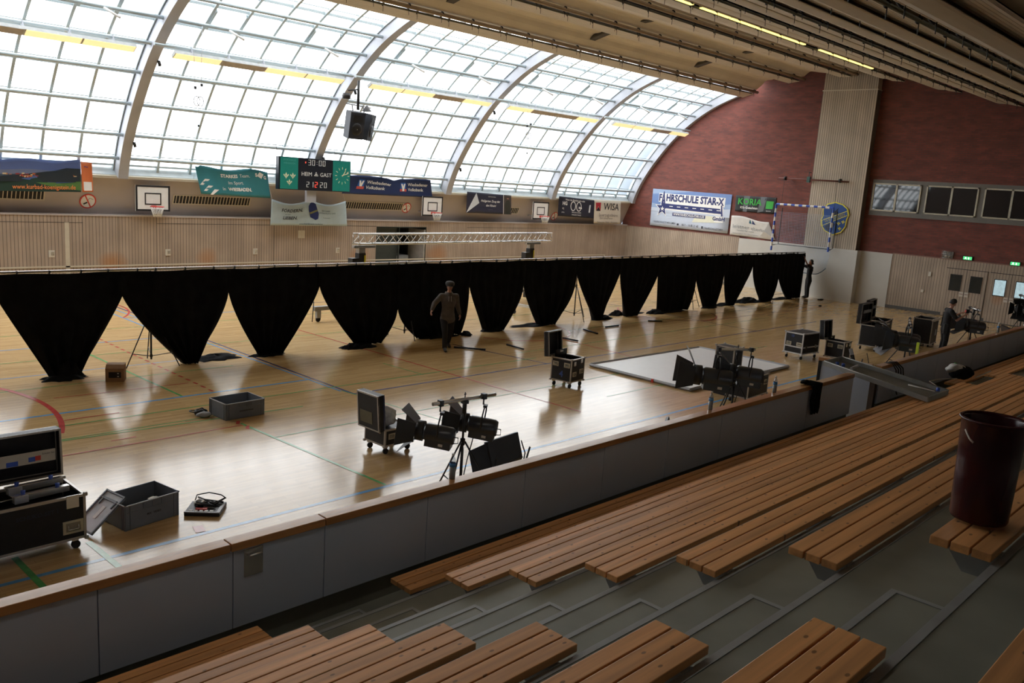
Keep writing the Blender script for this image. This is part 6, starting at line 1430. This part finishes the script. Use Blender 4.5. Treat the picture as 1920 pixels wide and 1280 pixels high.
# walking person with cap, facing the stand
t = thing('person', 'person in grey-brown sweatshirt, black trousers and dark flat cap walking before the drapes', 'person', (14.62, 16.5, 0), R(-118))
P = dict(pel=(0,0,.93), wai=(.0,0,1.10), che=(.02,0,1.33), nec=(.03,0,1.50), hb=(.05,0,1.56), shl=(.02,.20,1.42), ell=(-.10,.27,1.16), wrl=(-.04,.34,.93), shr=(.02,-.20,1.42), elr=(-.06,-.36,1.20), wrr=(.10,-.46,1.03),
         hil=(0,.10,.88), knl=(-.05,.11,.48), anl=(-.30,.11,.13), tol=(-.16,.12,.05), hir=(0,-.10,.88), knr=(.20,-.10,.49), anr=(.26,-.10,.09), tor=(.42,-.11,.04))
T = build_person(t, P, HOOD, 'sweatshirt', 0.0, R(4), lo=1.14)
cp = MB(); cp.T = T @ Matrix.Translation((0,0,.045)); cp.lathe([(.104,-.02),(.118,.01),(.122,.045),(.10,.085),(.05,.10),(0,.102)], n=20); cp.prism([(.06,-.085),(.135,-.06),(.155,0),(.135,.06),(.06,.085)], -.018, -.006, 'z'); cp.build('flat_cap', mat('dark_knit_cap', (0.035,0.033,0.032), .9, var=.3, scale=20), t)
hair_cap(t, T, HAIR, low=-.05, vol=1.04)
hd = MB(); hd.lathe([(.12,1.46),(.10,1.52),(.085,1.53),(.07,1.49)], c=(-.0,0,0), n=18); hd.build('hood', HOOD, t)
for s_ in (-1,1): MB().tube([(.155,s_*.03,1.44),(.172,s_*.035,1.30)], .004, 4).build('drawstring', OFFW, t)
hand(t, P['wrl'], (.15,.05,-.95), (0,1,0), 1.05, .35); hand(t, P['wrr'], (.7,-.3,-.5), (0,-1,.2), 1.05, .45)
# person at the drapes reaching up
t = thing('person', 'person in black reaching up to the end of the drape rail', 'person', (38.22, 17.75, 0), R(146))
P = dict(pel=(0,0,.95), wai=(.02,0,1.10), che=(-.01,0,1.34), nec=(-.03,0,1.51), hb=(-.02,0,1.57), shl=(.02,-.18,1.44), ell=(.26,-.19,1.52), wrl=(.40,-.10,1.76), shr=(.02,.18,1.44), elr=(.27,.16,1.60), wrr=(.38,.06,1.86),
         hil=(0,-.09,.90), knl=(.02,-.09,.50), anl=(-.02,-.10,.09), tol=(.14,-.10,.04), hir=(0,.09,.90), knr=(.05,.10,.50), anr=(.03,.12,.09), tor=(.19,.13,.04))
T = build_person(t, P, SHIRTB, 't_shirt', 0.0, R(-18), True)
hair_cap(t, T, HAIR, low=-.06, vol=1.12); bn = MB(); bn.T = T; bn.lathe([(0,-.045),(.04,-.02),(.045,.01),(0,.045)], c=(-.125,0,-.02), n=12); bn.build('hair_bun', HAIR, t)
hand(t, P['wrl'], (.4,.3,.8), (-1,0,.3), 1.0, .7); hand(t, P['wrr'], (.3,.1,.9), (-1,0,.3), 1.0, .7)
# person working at the fourth spotlight
t = thing('person', 'person in black shirt lifting a small device toward the fourth spotlight', 'person', (28.3, 8.5, 0), R(-52))
P = dict(pel=(0,0,.95), wai=(.0,0,1.10), che=(.02,0,1.33), nec=(.06,0,1.50), hb=(.09,0,1.55), shl=(.03,.20,1.42), ell=(.22,.22,1.20), wrl=(.44,.14,1.36), shr=(.03,-.20,1.42), elr=(.20,-.24,1.16), wrr=(.46,-.16,1.34),
         hil=(0,.10,.90), knl=(.04,.12,.50), anl=(.0,.13,.09), tol=(.16,.14,.04), hir=(0,-.10,.90), knr=(.02,-.12,.50), anr=(-.03,-.13,.09), tor=(.13,-.14,.04))
T = build_person(t, P, SHIRTB, 'shirt', 0.0, R(26), True); hair_cap(t, T, HAIR, low=-.05, vol=1.08)
hand(t, P['wrl'], (.8,-.4,.4), (0,.6,.8), 1.0, .7); hand(t, P['wrr'], (.8,.4,.4), (0,-.6,.8), 1.0, .7)
MB().box(-.16,-.06,-.32,-.20,.72,1.02).build('belt_pouch', BLACKM, t)
d = thing('handheld_device', 'small black device with red side held up by the person in the black shirt', 'device', (28.64, 8.10, 1.40), R(-52)); MB().box(0,.10,-.05,.05,-.02,.10).build('device_body', BLACKM, d, bevel=.01); MB().box(-.004,0,-.045,.045,.0,.08).build('red_side', RED, d)
# half hidden person behind the fifth drape
t = thing('person', 'half hidden person behind the fourth and fifth drapes, only lower leg and dark shoe visible', 'person', (14.27, 18.95, 0), R(-70))
P = dict(pel=(0,0,.93), wai=(0,0,1.10), che=(0,0,1.33), nec=(.0,0,1.50), hb=(.0,0,1.56), shl=(0,.20,1.42), ell=(.02,.25,1.15), wrl=(.08,.24,.92), shr=(0,-.20,1.42), elr=(.02,-.25,1.15), wrr=(.08,-.24,.92),
         hil=(0,.10,.88), knl=(.03,.10,.48), anl=(0,.10,.09), tol=(.17,.10,.04), hir=(0,-.10,.88), knr=(.02,-.13,.48), anr=(-.05,-.16,.09), tor=(.12,-.16,.04))
T = build_person(t, P, SHIRTB, 'shirt', 0.0, 0, False, legm=mat('dark_grey_trousers', (0.03,0.03,0.035), .8)); hair_cap(t, T, HAIR); hand(t, P['wrl'], (.1,0,-1), (0,1,0)); hand(t, P['wrr'], (.1,0,-1), (0,-1,0))
